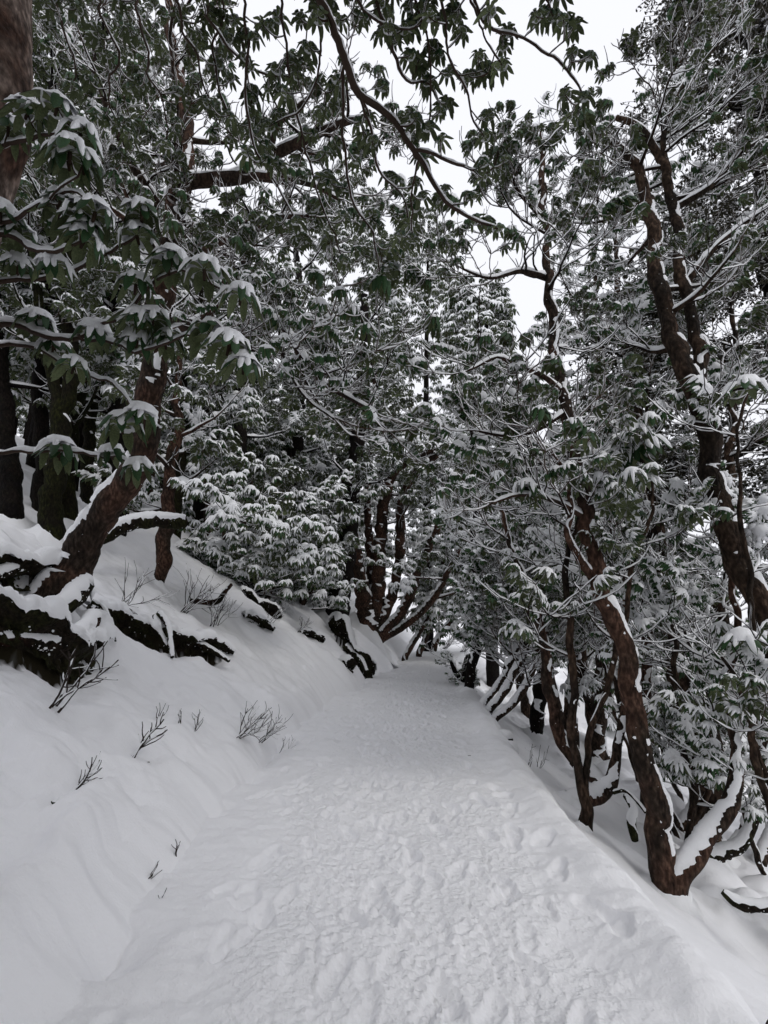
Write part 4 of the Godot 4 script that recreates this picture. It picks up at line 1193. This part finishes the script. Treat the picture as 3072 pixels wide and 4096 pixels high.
func build_far() -> void:
	rng.seed = 4242
	# trees one can tell apart further back
	var list := [
		["tree standing up the bank behind the broad black trunk", -6.6, -10.5, 8.0, "moss"], ["tree up the bank between the mossy forked trunk and the slim trunk", -7.2, -13.0, 8.5, "dark"],
		["tree on the bank far behind the leaning red tree", -6.0, -14.5, 9.0, "moss"], ["tree on the bank behind the small red trunk", -5.6, -16.5, 9.0, "brown"],
		["tree behind the straight brown trunk on the bank", -4.6, -18.0, 9.0, "dark"], ["tree behind the second snow laden bush", -3.6, -19.5, 9.5, "brown"],
		["tree high on the bank at the left edge", -8.5, -9.5, 8.5, "dark"], ["tree highest up the bank on the left", -10.0, -14.0, 9.0, "dark"],
		["tree on the bank behind the black ivy clad tree", -2.6, -23.0, 10.0, "dark"], 
	]
	for e in list:
		var y := gy(e[1], e[2])
		var h: float = e[3]
		var x: float = e[1]
		var z: float = e[2]
		tree("background_tree", e[0], "trees in the wood behind", [[[x, y - 0.4, z, 0.2], [x + ru(-0.3, 0.3), y + h * 0.3, z, 0.16], [x + ru(-0.5, 0.5), y + h * 0.65, z, 0.11], [x + ru(-0.6, 0.6), y + h, z, 0.04]]],
			{"bark": e[4], "limbs": 15, "from": 0.25, "reach": 2.3, "cover": 0.3, "flecks": 15.0, "near": false, "size": 1.25, "subs": 1.2})
	list = [
		["tree on the right slope behind the three fanning stems", 4.2, -15.5, 6.5], ["tree on the right slope behind the pale snow crusted stem", 5.2, -13.0, 6.5],
		["tree low on the right slope at the right edge", 8.2, -8.0, 6.5],
		["tree right of the clearing at the end of the path", 10.5, -25.0, 6.5],
	]
	for e in list:
		var y := gy(e[1], e[2])
		var h: float = e[3]
		var x: float = e[1]
		var z: float = e[2]
		tree("background_tree", e[0], "trees in the wood behind", [[[x, y - 0.4, z, 0.17], [x - ru(0.0, 0.5), y + h * 0.3, z, 0.13], [x - ru(0.2, 0.9), y + h * 0.65, z, 0.09], [x - ru(0.3, 1.3), y + h, z, 0.03]]],
			{"bark": "brown", "limbs": 22, "from": 0.2, "reach": 1.9, "cover": 0.9, "flecks": 40.0, "near": false, "size": 1.2, "subs": 1.2})
	# the tall snowy cone over the bend
	for e in [[Vector3(2.256, .191, -27), 0.46, 4.4, "tall cone shaped tree white with snow rising above the far bend", 925.0], [Vector3(4.476, .452, -22), 0.4, 2.6, "narrow snowy tree closing the sky gap right of the cone shaped tree", 1062.0], [Vector3(-1.958, .296, -25), 0.42, 4.6, "broad tall snowy tree left of the cone shaped tree", 740.0]]:
		var b: Vector3 = e[0]
		b.y = gy(b.x, b.z) - 0.3
		var top: Vector3 = Vector3(-3.441, 25.498, -25)
		if e[4] > 900.0: top = Vector3(2.701, 25.15, -27)
		if e[4] > 1000.0: top = Vector3(4.976, 17.162, -22)
		var h := top.y - b.y
		var root := thing("tall_tree", e[3], "tree", b)
		var sp := spline([[0, 0, 0, 0.3], [0.1, h * 0.5, 0, 0.17], [top.x - b.x, h, 0, 0.03]], 0.3)
		var mb := MB.new()
		tube(mb, sp[0], sp[1], 8, bark("dark")[0], 0.1, bark("dark")[1])
		put("trunk", mesh_of([[mb, M.bark]]), root)
		add_sprays(root, far_sprays(Vector3.ZERO, h, e[2], 520, 0.85, 0.14), false)
	# dark leaved tree at the top right
	var root2 := tree("broadleaf_tree", "dark tree with small brown leaves filling the upper right corner", "", [
		[[7.09,.45,-8.5,.165], [7.138,4.26,-8.5,.156], [7.219,7.886,-8.5,.139], [7.344,10.813,-8.3,.11], [7.404,13.872,-8,.076], [7.582,16.42,-8,.04]],
	], {"bark": "dark", "limbs": 2, "from": 0.6, "reach": 2.0, "cover": 0.3, "flecks": 10.0, "seen": true})
	rng.seed = 55
	var w := MB.new()
	var at: Vector3 = root2.position
	var spots := []
	for e in [
		[[7.235,6.364,-8.5,.086], [5.949,5.896,-8.3,.068], [4.892,5.45,-8.1,.048], [3.889,5.319,-8,.028]],
		[[7.368,8.283,-8.5,.091], [6.2,7.738,-8.3,.064], [4.8,6.763,-8.1,.043], [3.906,6.346,-8,.025]],
		[[7.391,10.053,-8.4,.087], [6.403,9.225,-8.3,.066], [5.434,7.968,-8.1,.036]],
		[[7.517,11.483,-8.4,.082], [6.659,11.582,-8.2,.061], [5.749,11.78,-8,.035]],
		[[7.504,12.965,-8.2,.076], [6.559,13.155,-8,.054], [5.711,13.48,-7.9,.032]],
		[[7.116,5.112,-8.5,.077], [6.055,4.361,-8.3,.058], [4.959,4.055,-8.1,.039], [4.279,3.868,-8,.023]],
		[[7.344,10.813,-8.3,.073], [7.956,11.558,-8,.049], [8.403,12.549,-7.9,.028]],
		[[7.622,13.444,-8.2,.069], [7.358,14.861,-8,.055], [6.626,15.582,-7.9,.033]],
	]:
		var sp := spline(local(e, at), 0.12)
		tube(w, sp[0], sp[1], 7, Color(0.03, 0.022, 0.017))
		var q: PackedVector3Array = sp[0]
		for a in range(3, q.size()):
			for b in 7: spots.append(q[a] + Vector3(ru(-1, 1), ru(-0.7, 0.7), ru(-1, 1)) * 0.75)
	put("branches", mesh_of([[w, M.bark]]), root2).set_meta("kind", "stuff")
	var mm := MultiMesh.new()
	mm.transform_format = MultiMesh.TRANSFORM_3D
	mm.mesh = small_spray()
	mm.instance_count = spots.size()
	for a in spots.size(): mm.set_instance_transform(a, spray_at(spots[a], Vector3(ru(-1, 1), ru(-0.4, 0.4), ru(-1, 1)), ru(0.7, 1.2)))
	var mi := MultiMeshInstance3D.new()
	mi.name = "foliage"
	mi.multimesh = mm
	mi.set_meta("kind", "stuff")
	root2.add_child(mi, true)
	# the mass of the wood beyond
	var root := Node3D.new()
	root.name = "distant_wood"
	add_child(root)
	tag(root, "mass of snowy trees deep in the wood behind everything", "wood")
	root.set_meta("kind", "stuff")
	var tw := MB.new()
	var all := []
	rng.seed = 31
	for k in 250:
		var x := 0.0
		var z := 0.0
		if k < 110:
			z = -ru(13.0, 48.0)
			x = along(LS, LX, -z) - ru(3.5, 26.0) - (3.0 if z > -18.0 else (4.5 if z < -21.0 else 0.0))
		elif k < 156:
			z = -ru(13.0, 46.0)
			x = along(RS, RX, -z) + ru(2.2, 24.0) + (5.0 if z < -21.0 else 0.0)
		elif k < 170:
			z = -ru(44.0, 58.0)
			x = ru(-6.0, 22.0)
		else:   # the same wood goes on behind the viewpoint
			z = ru(3.4, 9.0)
			x = ru(-9.0, 8.0)
		var y := gy(x, z)
		var h := ru(5.5, 9.5) if k < 110 else (ru(2.6, 4.6) if k < 156 else ru(6.0, 8.5))
		var lean := ru(-0.8, 0.8)
		tube(tw, PackedVector3Array([Vector3(x, y - 0.4, z), Vector3(x + lean * 0.3, y + h * 0.4, z), Vector3(x + lean, y + h, z)]), PackedFloat32Array([0.16, 0.11, 0.03]), 6, bark("dark" if k % 2 else "brown")[0])
		for b in far_sprays(Vector3(x + lean * 0.5, y, z), h, ru(1.5, 2.5), 34, 0.4, 0.16 if k < 170 else 0.4): all.append(b)
	put("trunks", mesh_of([[tw, M.bark]]), root).set_meta("kind", "stuff")
	add_sprays(root, all, false)

# twigs with small brown leaves
func small_spray() -> ArrayMesh:
	var wood := MB.new()
	var lb := MB.new()
	var sb := MB.new()
	for a in 5:
		var q := grow(Vector3.ZERO, Vector3(1, ru(-0.4, 0.4), ru(-0.8, 0.8)), ru(0.4, 0.6), 0.1, 0.25, 6)
		var r := taper(7, 0.005, 0.003)
		tube(wood, q, r, 4, Color(0.03, 0.022, 0.018))
		snow_tube(sb, q, r, 0.7)
		for b in 9:
			var one := MB.new()
			var g := ru(0.7, 1.3)
			leaf(one, sb, ru(0, TAU), ru(0.06, 0.09), ru(0.03, 0.042), ru(-0.2, 0.5), ru(0.5, 1.3), 0.5 if rng.randf() < 0.3 else 0.0, Color(0.045 * g, 0.036 * g, 0.022 * g), Color(0.06 * g, 0.05 * g, 0.034 * g))
			lb.take(one, Transform3D(Basis(), q[1 + b % 6]))
	return mesh_of([[wood, M.twig], [lb, M.leaf], [sb, M.twig_snow]])

# ---- roots, earth, logs, stones, twigs in the snow
func soil_bank(called: String, label: String, line: Array, high: float, snowy: float) -> void:
	# line: [x, z, foot height]; a torn face of dark earth with a lip of snow
	rng.seed = hash(label)
	var ctrl := []
	for e in line: ctrl.append([e[0], gy(e[0], e[1]) if e.size() < 3 else e[2], e[1], 1.0])
	var sp := spline(ctrl, 0.022)
	var pts: PackedVector3Array = sp[0]
	var at := pts[pts.size() / 2]
	var root := thing(called, label, "earth bank", at)
	var mb := MB.new()
	var sb := MB.new()
	var n := pts.size()
	var rows := 26
	for a in n:
		var t := (pts[mini(a + 1, n - 1)] - pts[maxi(a - 1, 0)])
		t.y = 0.0
		t = t.normalized()
		var out := Vector3(-t.z, 0, t.x)      # downhill side
		var f := float(a) / (n - 1)
		var win := pow(sin(PI * clampf(f, 0.0, 1.0)), 0.45)
		var h := high * (0.35 + 0.65 * win) * (0.9 + 0.35 * nz.get_noise_2d(pts[a].x * 2.0, pts[a].z * 2.0))
		for b in rows:
			var g := float(b) / (rows - 1)
			var push := lerpf(0.02, 0.20, smoothstep(0.45, 0.9, g)) + 0.05 * (1.0 - smoothstep(0.0, 0.25, g))
			if g > 0.9: push -= (g - 0.9) * 2.2
			var q := pts[a] - at + Vector3.UP * (h * g - 0.10) + out * push * (0.4 + 0.6 * win)
			var w := nz.get_noise_3d(q.x * 4.5 + 3.0, q.y * 4.5, q.z * 4.5) * 0.09 + fine.get_noise_3d(q.x * 18.0, q.y * 14.0, q.z * 18.0) * 0.028
			q += out * w + Vector3.UP * w * 0.4
			var moss := clampf(0.5 + 1.6 * nz.get_noise_3d(q.x * 3.0, q.y * 3.0 + 20.0, q.z * 3.0), 0.0, 1.0)
			mb.v.push_back(q); mb.c.push_back(Color(0.050, 0.036, 0.025).lerp(Color(0.052, 0.056, 0.022), moss)); mb.n.push_back(out)
		# the lip of snow
		var lip := pts[a] - at + Vector3.UP * (h - 0.10) + out * 0.08 * win
		var sw := snowy * (0.75 + 0.5 * nz.get_noise_2d(a * 0.09, 4.0) + ru(-0.12, 0.12))
		for b in 9:
			var th := lerpf(-0.35, PI + 0.1, b / 8.0)
			var long := 0.22 if cos(th) < 0.0 else 0.13 * sw + 0.03
			var q := lip + out * cos(th) * long + Vector3.UP * (sin(th) * 0.10 * sw + 0.01)
			if b < 2: q.y -= maxf(0.0, 0.05 * fine.get_noise_2d(a * 0.5, 9.0)) + 0.02
			sb.pt(q, (out * cos(th) + Vector3.UP * (sin(th) + 0.2)).normalized(), WHITE)
	grid_normals(mb, rows, n)
	for a in n - 1:
		for b in rows - 1:
			var q := a * rows + b
			mb.tri(q, q + 1, q + rows); mb.tri(q + 1, q + rows + 1, q + rows)
		for b in 8:
			var q := a * 9 + b
			sb.tri(q, q + 1, q + 9); sb.tri(q + 1, q + 10, q + 9)
	# flecks of snow caught on the face
	for a in int(n * 0.35):
		var q := rng.randi() % mb.v.size()
		if q % rows < 3: continue
		fleck(sb, mb.v[q] + mb.n[q] * 0.003, mb.n[q], Vector3.UP, ru(0.004, 0.014))
	put("soil", mesh_of([[mb, M.bark]]), root)
	put("snow", mesh_of([[sb, M.snow]]), root).set_meta("kind", "stuff")

func grid_normals(mb: MB, w: int, rn: int) -> void:
	for a in rn:
		for k in w:
			var q := a * w + k
			var dx := mb.v[a * w + mini(k + 1, w - 1)] - mb.v[a * w + maxi(k - 1, 0)]
			var ds := mb.v[mini(a + 1, rn - 1) * w + k] - mb.v[maxi(a - 1, 0) * w + k]
			var nn := dx.cross(ds).normalized()
			if nn.dot(mb.n[q]) < 0.0: nn = -nn
			mb.n[q] = nn

func root_thing(called: String, label: String, category: String, group: String, ctrl: Array, cols: Array, cover: float, flecks: float, sides := 12) -> void:
	rng.seed = hash(label)
	if called == "root_knot":
		for e in ctrl: e[1] = gy(e[0], e[2]) - 0.3 * float(e[3])
	var b: Array = ctrl[0]
	var at := Vector3(b[0], b[1], b[2])
	var root := thing(called, label, category, at, group)
	var sp := spline(local(ctrl, at), 0.035)
	var mb := MB.new()
	tube(mb, sp[0], sp[1], sides, cols[0], 0.35, cols[1])
	put("wood", mesh_of([[mb, M.bark]]), root)
	var sb := MB.new()
	snow_sheet(sb, sp[0], sp[1], cover, flecks, Vector3(0.1, 0, 0.2))
	if sb.i.size(): put("snow", mesh_of([[sb, M.snow]]), root).set_meta("kind", "stuff")

func shrub(label: String, at: Vector3, lines: Array, spread: float, tall: float, thick: float, group := "") -> void:
	# bare twigs poking out of the snow
	rng.seed = hash(label)
	at.y = gy(at.x, at.z) - 0.03
	var root := thing("bare_shrub", label, "shrub", at, group)
	for k in int(lines[0]):
		var w := MB.new()
		var s := MB.new()
		var az := rng.randf() * TAU if lines.size() < 2 else float(lines[1]) + ru(-0.6, 0.6)
		var d := Vector3(cos(az) * spread, ru(0.7, 1.2), sin(az) * spread)
		var p := Vector3(ru(-1, 1), 0, ru(-1, 1)) * tall * 0.12
		var q := grow(p, d, tall * ru(0.6, 1.1), 0.1, 0.3, 7)
		var r := taper(8, thick, thick * 0.45)
		tube(w, q, r, 6, Color(0.035, 0.026, 0.021))
		snow_tube(s, q, r, 0.3)
		for b in int(lines[2]) if lines.size() > 2 else 2:
			var at2 := rng.randi_range(2, 6)
			var d2 := (q[at2] - q[at2 - 1]).normalized().rotated(Vector3(ru(-1, 1), ru(-1, 1), ru(-1, 1)).normalized(), ru(0.5, 1.1))
			var q2 := grow(q[at2], d2, tall * ru(0.2, 0.5), 0.15, 0.25, 5)
			var r2 := taper(6, thick * 0.55, thick * 0.3)
			tube(w, q2, r2, 5, Color(0.035, 0.026, 0.021))
			if rng.randf() < 0.4: snow_tube(s, q2, r2, 0.3)
		var st := put("stem", mesh_of([[w, M.twig]]), root)
		if s.i.size(): put("snow", mesh_of([[s, M.twig_snow]]), st)

func stone(label: String, at: Vector3, size: Vector3) -> void:
	rng.seed = hash(label)
	var root := thing("edge_stone", label, "stone", at, "stones of the path edge")
	var mb := MB.new()
	var sb := MB.new()
	for pass_ in 2:
		var b: MB = mb if pass_ == 0 else sb
		for i in 13:
			var ph := PI * i / 12.0 if pass_ == 0 else PI * 0.5 * i / 12.0
			for j in 16:
				var th := TAU * j / 16.0
				var d := Vector3(sin(ph) * cos(th), cos(ph), sin(ph) * sin(th))
				var box := d / pow(pow(absf(d.x), 4.0) + pow(absf(d.y), 4.0) + pow(absf(d.z), 4.0), 0.25)
				var w := 1.0 + 0.22 * nz.get_noise_3d(d.x * 1.4 + at.x * 9.0, d.y * 1.4, d.z * 1.4 + at.z)
				var q := box * size * w
				if pass_ == 1: q = Vector3(q.x * 1.06, q.y + 0.035 * cos(ph), q.z * 1.06)
				b.pt(q, d, Color(0.16, 0.15, 0.14) if pass_ == 0 else WHITE)
		for i in 12:
			for j in 16:
				var q := i * 16 + j
				var q2 := i * 16 + (j + 1) % 16
				b.tri(q, q + 16, q2)
				b.tri(q2, q + 16, q2 + 16)
	put("rock", mesh_of([[mb, M.stone]]), root)
	put("snow_cap", mesh_of([[sb, M.snow]]), root)

func build_small() -> void:
	var moss := [Color(0.045, 0.034, 0.023), Color(0.055, 0.060, 0.022)]
	var redw := [Color(0.11, 0.055, 0.036), Color(0.03, 0.024, 0.015)]
	soil_bank("earth_bank", "lowest dark earth face hung with snow at the left edge below the leaning red tree", [[-3.95, -4.25], [-3.4, -4.85], [-3.22, -5.5], [-3.35, -6.05], [-3.7, -6.5]], 0.5, 1.2)
	soil_bank("earth_bank", "upper dark mossy earth face right under the leaning red tree", [[-4.6, -5.0], [-4.05, -5.6], [-3.88, -6.2], [-4.0, -6.75]], 0.42, 1.2)
	soil_bank("earth_bank", "long dark hollow under snowy roots between the leaning red tree and the path", [[-4.0, -7.0], [-3.58, -7.75], [-3.12, -8.3], [-2.6, -9.0]], 0.36, 1.0)
	soil_bank("earth_bank", "black undercut earth and roots beside the path below the multi stemmed tree", [[-1.6, -15.7], [-1.15, -15.35], [-0.65, -15.2], [-0.3, -15.6]], 0.75, 1.0)
	root_thing("root_knot", "small dark root knot showing through the snow low on the near bank", "root", "", [[-2.132,.63,-3.75,.013], [-2.129,.697,-3.8,.025], [-2.138,.77,-3.85,.028], [-2.151,.805,-3.9,.014]], moss, 1.0, 40.0)
	root_thing("root_knot", "tiny dark gap of root under a snow lip below the root knot", "root", "", [[-2.162,.575,-3.65,.008], [-2.109,.594,-3.62,.015], [-2.094,.619,-3.65,.01]], moss, 1.2, 10.0)
	soil_bank("earth_bank", "dark patch of earth showing through the snow below the snowy bush", [[-3.35, -12.1], [-2.9, -12.3], [-2.5, -12.6]], 0.34, 0.8)
	soil_bank("earth_bank", "middle one of three dark gaps in the snow above the wide bare bush", [[-2.95, -10.9], [-2.7, -11.1], [-2.45, -11.4]], 0.24, 0.8)
	soil_bank("earth_bank", "rightmost of three dark gaps in the snow near the foot of the second bush", [[-2.1, -13.0], [-1.85, -13.2], [-1.6, -13.5]], 0.28, 0.8)
	soil_bank("earth_bank", "narrow dark crack in the bank left of the undercut by the path", [[-1.02, -12.9], [-0.9, -13.3], [-0.85, -13.8]], 0.3, 0.6)
	var k := 0
	for e in [
		[[[-3.669,2.27,-6.1,.109], [-3.789,2.248,-5.9,.099], [-3.965,2.19,-5.7,.085], [-4.036,2.072,-5.4,.066], [-4.065,1.909,-5.1,.05]], "topmost snowy root running left from the leaning red tree"],
		[[[-3.498,2.017,-6,.121], [-3.451,1.794,-5.7,.108], [-3.547,1.643,-5.45,.093], [-3.628,1.573,-5.2,.075], [-3.788,1.51,-5,.059]], "middle mossy root shelf under the leaning red tree"],
		[[[-3.21,1.646,-5.8,.081], [-3.181,1.499,-5.6,.09], [-3.206,1.391,-5.3,.087], [-3.318,1.379,-5.05,.077], [-3.454,1.431,-4.8,.064], [-3.596,1.458,-4.6,.047]], "lowest broad root shelf draped in snow at the left edge"],
	]:
		root_thing("tree_root", e[1], "root", "roots under the leaning red tree", e[0], moss if k < 2 else redw, 1.3, 90.0, 16)
		k += 1
	for e in [
		[[[-3.395,1.696,-7.9,.051], [-3.199,1.527,-7.75,.044], [-3.075,1.268,-7.6,.037], [-2.992,1.082,-7.5,.03]], "right of two thin roots hanging over the dark hollow"],
		[[[-3.462,1.662,-7.9,.038], [-3.306,1.427,-7.75,.034], [-3.132,1.233,-7.65,.025]], "left of two thin roots hanging over the dark hollow"],
		[[[-3.131,1.308,-8.3,.048], [-2.865,1.197,-8.4,.045], [-2.629,1.049,-8.5,.039], [-2.475,.956,-8.5,.028]], "snowy root at the lower end of the dark hollow"],
		[[[-3.758,1.828,-6.7,.031], [-3.599,1.74,-6.7,.026], [-3.435,1.538,-6.6,.021], [-3.356,1.34,-6.6,.015]], "thin root slanting down at the upper end of the dark hollow"],
		[[[-1.125,.871,-15.2,.093], [-.717,.557,-15.1,.079], [-.514,.188,-15,.065]], "root arching over the black undercut beside the path"],
	]:
		root_thing("tree_root", e[1], "root", "thin roots over the hollows", e[0], moss, 1.1, 20.0)
	root_thing("fallen_log", "mossy log lying across the bank behind the leaning red tree", "log", "", [[-4.717,2.907,-8.4,.114], [-4.496,3.138,-8.6,.126], [-4.128,3.297,-8.8,.125], [-3.556,3.294,-9,.116]], moss, 1.15, 30.0)
	root_thing("fallen_branch", "bare red branch lying on the bank below the snowy bush", "branch", "", [[-3.573,1.944,-9.6,.048], [-3.332,1.927,-9.6,.056], [-3.092,1.927,-9.6,.053], [-2.958,2.096,-9.6,.045], [-2.838,2.25,-9.6,.033]], redw, 0.5, 10.0)
	root_thing("fallen_log", "curved dark log under a roll of snow at the lower right edge", "log", "", [[2.686,-.508,-4.6,.021], [2.739,-.549,-4.55,.039], [2.828,-.567,-4.5,.044], [2.975,-.533,-4.45,.039], [3.129,-.432,-4.4,.033]], moss, 1.3, 60.0)
	root_thing("fallen_log", "low snowy limb curving up the slope right of the forked base", "log", "", [[3.576,-.989,-6.4,.075], [3.789,-.952,-6.4,.074], [4.008,-.873,-6.4,.064], [4.202,-.614,-6.4,.051], [4.359,-.276,-6.4,.038]], moss, 1.25, 60.0)
	root_thing("broken_stub", "short dark broken stub in the snow between the curved trunk and the forked base", "stump", "", [[2.694,-.713,-6.1,.036], [2.67,-.555,-6.1,.049], [2.75,-.429,-6.2,.046], [2.714,-.333,-6.3,.033]], moss, 1.2, 40.0)
	root_thing("fallen_branch", "dark twiggy branch arching from the snow left of the forked base", "branch", "", [[2.627,-.335,-6.4,.022], [2.718,-.285,-6.3,.021], [2.793,-.359,-6.2,.021], [2.837,-.442,-6.1,.018]], moss, 0.9, 10.0)
	stone("upper stone showing at the right edge of the path", Vector3(1.74, -.054, -7.9), Vector3(0.11, 0.06, 0.10))
	stone("lower stone showing at the right edge of the path", Vector3(1.69, -.124, -7.4), Vector3(0.10, 0.09, 0.11))
	# twigs in the snow
	shrub("dark branching twig beside the lowest earth face at the left", Vector3(-2.785, .977, -4.6), [5, -0.4, 4], 0.6, 0.62, 0.012)
	shrub("twig with a few dead leaves above the small earth patch", Vector3(-2.156, .899, -3.9), [4, -0.3, 3], 0.8, 0.3, 0.007)
	shrub("bare forked twig alone in the middle of the near bank", Vector3(-2.105, .78, -4.6), [3, -0.5, 4], 0.75, 0.42, 0.011)
	shrub("three straight sticks standing in the snow mid bank", Vector3(-2.312, .888, -5.6), [4, 0.0, 0], 0.12, 0.24, 0.005)
	shrub("small stick pair right of the three straight sticks", Vector3(-2.106, .842, -5.6), [3, 0.0, 1], 0.3, 0.16, 0.005)
	shrub("low twig tuft left of the wide bare bush", Vector3(-2.012, .758, -5.8), [6, 0.0, 1], 0.5, 0.22, 0.005)
	shrub("wide bare bush spreading over the snow near the path", Vector3(-1.699, .682, -6.4), [9, 0.0, 4], 1.0, 0.5, 0.007)
	shrub("second wide bare bush close to the path", Vector3(-1.549, .735, -6.8), [8, 0.0, 3], 1.1, 0.42, 0.006)
	shrub("twig with three side shoots near the seam of the path", Vector3(-1.355, .555, -7.2), [4, 0.0, 2], 1.0, 0.3, 0.005)
	shrub("bare pale bush behind the long dark hollow", Vector3(-3.569, 1.994, -9.2), [8, 0.0, 4], 0.9, 0.9, 0.009)
	shrub("bare slanting twigs over the hollow by the small red trunk", Vector3(-3.813, 2.081, -7.4), [6, -0.3, 4], 1.2, 0.85, 0.008)
	shrub("bare bush on the bank right of the small red trunk", Vector3(-3.252, 1.677, -9.8), [7, 0.0, 4], 0.8, 0.8, 0.008)
	shrub("thin twigs on the bank above the black undercut", Vector3(-2.561, 1, -11.5), [6, 0.0, 3], 0.8, 0.6, 0.008)
	shrub("twig clump beside the far undercut", Vector3(-2.065, .737, -12.5), [6, 0.0, 3], 0.9, 0.5, 0.008)
	shrub("tuft of sticks lowest on the left bank", Vector3(-1.475, .517, -3.6), [6, 0.0, 0], 0.45, 0.13, 0.005)
	shrub("two short sticks just below the tuft of sticks", Vector3(-1.327, .453, -3.45), [3, 0.0, 0], 0.5, 0.09, 0.004)
	shrub("single short stub standing near the seam of the path", Vector3(-1.42, .501, -3.9), [2, 0.0, 1], 0.2, 0.13, 0.005)
	shrub("thin sticks in the snow below the right path edge", Vector3(1.891, -.372, -7.3), [4, 0.0, 1], 0.5, 0.3, 0.005)
	shrub("sticks poking up beside the curved trunk", Vector3(2.138, -.277, -7.6), [4, 0.0, 1], 0.4, 0.35, 0.005)
	shrub("dark stick in the lower right corner of the slope", Vector3(1.847, -.116, -2.9), [3, 0.0, 0], 0.2, 0.2, 0.006)
	shrub("bushy bare shrub at the far end of the path", Vector3(3.311, .087, -29), [14, 0.0, 4], 1.0, 1.3, 0.014)
	shrub("bare twiggy bush left of the far path side trunk", Vector3(3.875, .134, -26), [14, 0.0, 4], 1.1, 1.1, 0.012)
	rng.seed = 5
	tree("pathside_bush", "low leafy bush crowding the right edge of the path at the narrows", "", [[[1.927,.017,-13.494,.069], [1.82,.33,-13.494,.058], [1.709,.555,-13.494,.041]], [[1.985,.017,-13.494,.069], [2.057,.442,-13.494,.052], [2.125,.725,-13.494,.035]]], {"bark": "dark", "limbs": 16, "from": 0.1, "reach": 0.28, "cover": 0.4, "flecks": 5.0, "near": true, "bare": 0, "size": 0.5, "up": -0.2})
	for e in [["small brown leaf lying on the bank above the tuft of sticks", -2.0, -3.9], ["small brown leaf fallen near the right shoulder of the path", 1.05, -6.6], ["leaf on the smooth snow below the bare forked twig", -1.95, -4.6], ["leaf on the outer right shoulder in the foreground", 1.75, -3.6], ["leaf lying mid bank left of the wide bare bush", -2.1, -6.1]]:
		rng.seed = hash(e[0])
		var root := thing("fallen_leaf", e[0], "leaf", Vector3(e[1], gy(e[1], e[2]) + 0.012, e[2]), "leaves fallen on the snow")
		var lb := MB.new()
		leaf(lb, MB.new(), rng.randf() * TAU, 0.048, 0.016, 0.25, 0.3, 0.0, Color(0.10, 0.065, 0.035), Color(0.13, 0.09, 0.05))
		put("blade", mesh_of([[lb, M.leaf]]), root)

func _ready() -> void:
	# camera
	var cam := Camera3D.new()
	cam.name = "camera"
	cam.fov = 90.0
	cam.near = 0.05
	cam.far = 400.0
	cam.position = Vector3(0, 1.6, 0)
	cam.rotation_degrees = Vector3(11.9, 0, 0)
	add_child(cam)
	cam.current = true
	# overcast sky, soft light
	var env := Environment.new()
	env.background_mode = Environment.BG_SKY
	var sky := ProceduralSkyMaterial.new()
	sky.sky_top_color = Color(0.903, 0.908, 0.936)
	sky.sky_horizon_color = Color(0.903, 0.908, 0.933)
	sky.ground_bottom_color = Color(0.6, 0.6, 0.62)
	sky.ground_horizon_color = Color(0.9, 0.9, 0.92)
	sky.sky_curve = 0.2
	sky.sun_angle_max = 0.0
	env.sky = Sky.new()
	env.sky.sky_material = sky
	env.tonemap_mode = Environment.TONE_MAPPER_LINEAR
	env.tonemap_exposure = 1.22
	env.sdfgi_enabled = true
	env.ssao_enabled = true
	env.ssil_enabled = true
	var we := WorldEnvironment.new()
	we.name = "world_environment"
	we.environment = env
	add_child(we)
	var sun := DirectionalLight3D.new()
	sun.name = "sun"
	sun.light_energy = 0.2
	sun.light_angular_distance = 25.0
	sun.sky_mode = DirectionalLight3D.SKY_MODE_LIGHT_ONLY
	sun.light_color = Color(1.0, 0.99, 0.97)
	sun.shadow_enabled = true
	sun.rotation_degrees = Vector3(-46, 40, 0)
	add_child(sun)
	# noises
	rng.seed = 77
	nz.seed = 3; nz.frequency = 1.0; nz.fractal_octaves = 3; nz.noise_type = FastNoiseLite.TYPE_SIMPLEX_SMOOTH
	fine.seed = 8; fine.frequency = 1.0; fine.fractal_octaves = 2
	cell.seed = 4; cell.frequency = 20.0; cell.noise_type = FastNoiseLite.TYPE_CELLULAR
	cell.cellular_return_type = FastNoiseLite.RETURN_DISTANCE
	cell.fractal_type = FastNoiseLite.FRACTAL_FBM; cell.fractal_octaves = 2
	make_materials()
	make_stamps()
	make_ground()
	for a in 10: whorls.append(whorl(ru(0.75, 1.1), ru(1.1, 1.4)))
	for a in 10: hung.append(whorl(ru(0.45, 0.75), ru(1.36, 1.52), 1.12))
	for a in 9: sprays.append(make_spray(ru(0.6, 0.95), 1.2, ru(0.5, 0.72)))
	for a in 9: far_ones.append(make_spray(0.8, 1.2, 0.95, true))
	build_trees()
	build_near_tree()
	build_far()
	build_small()
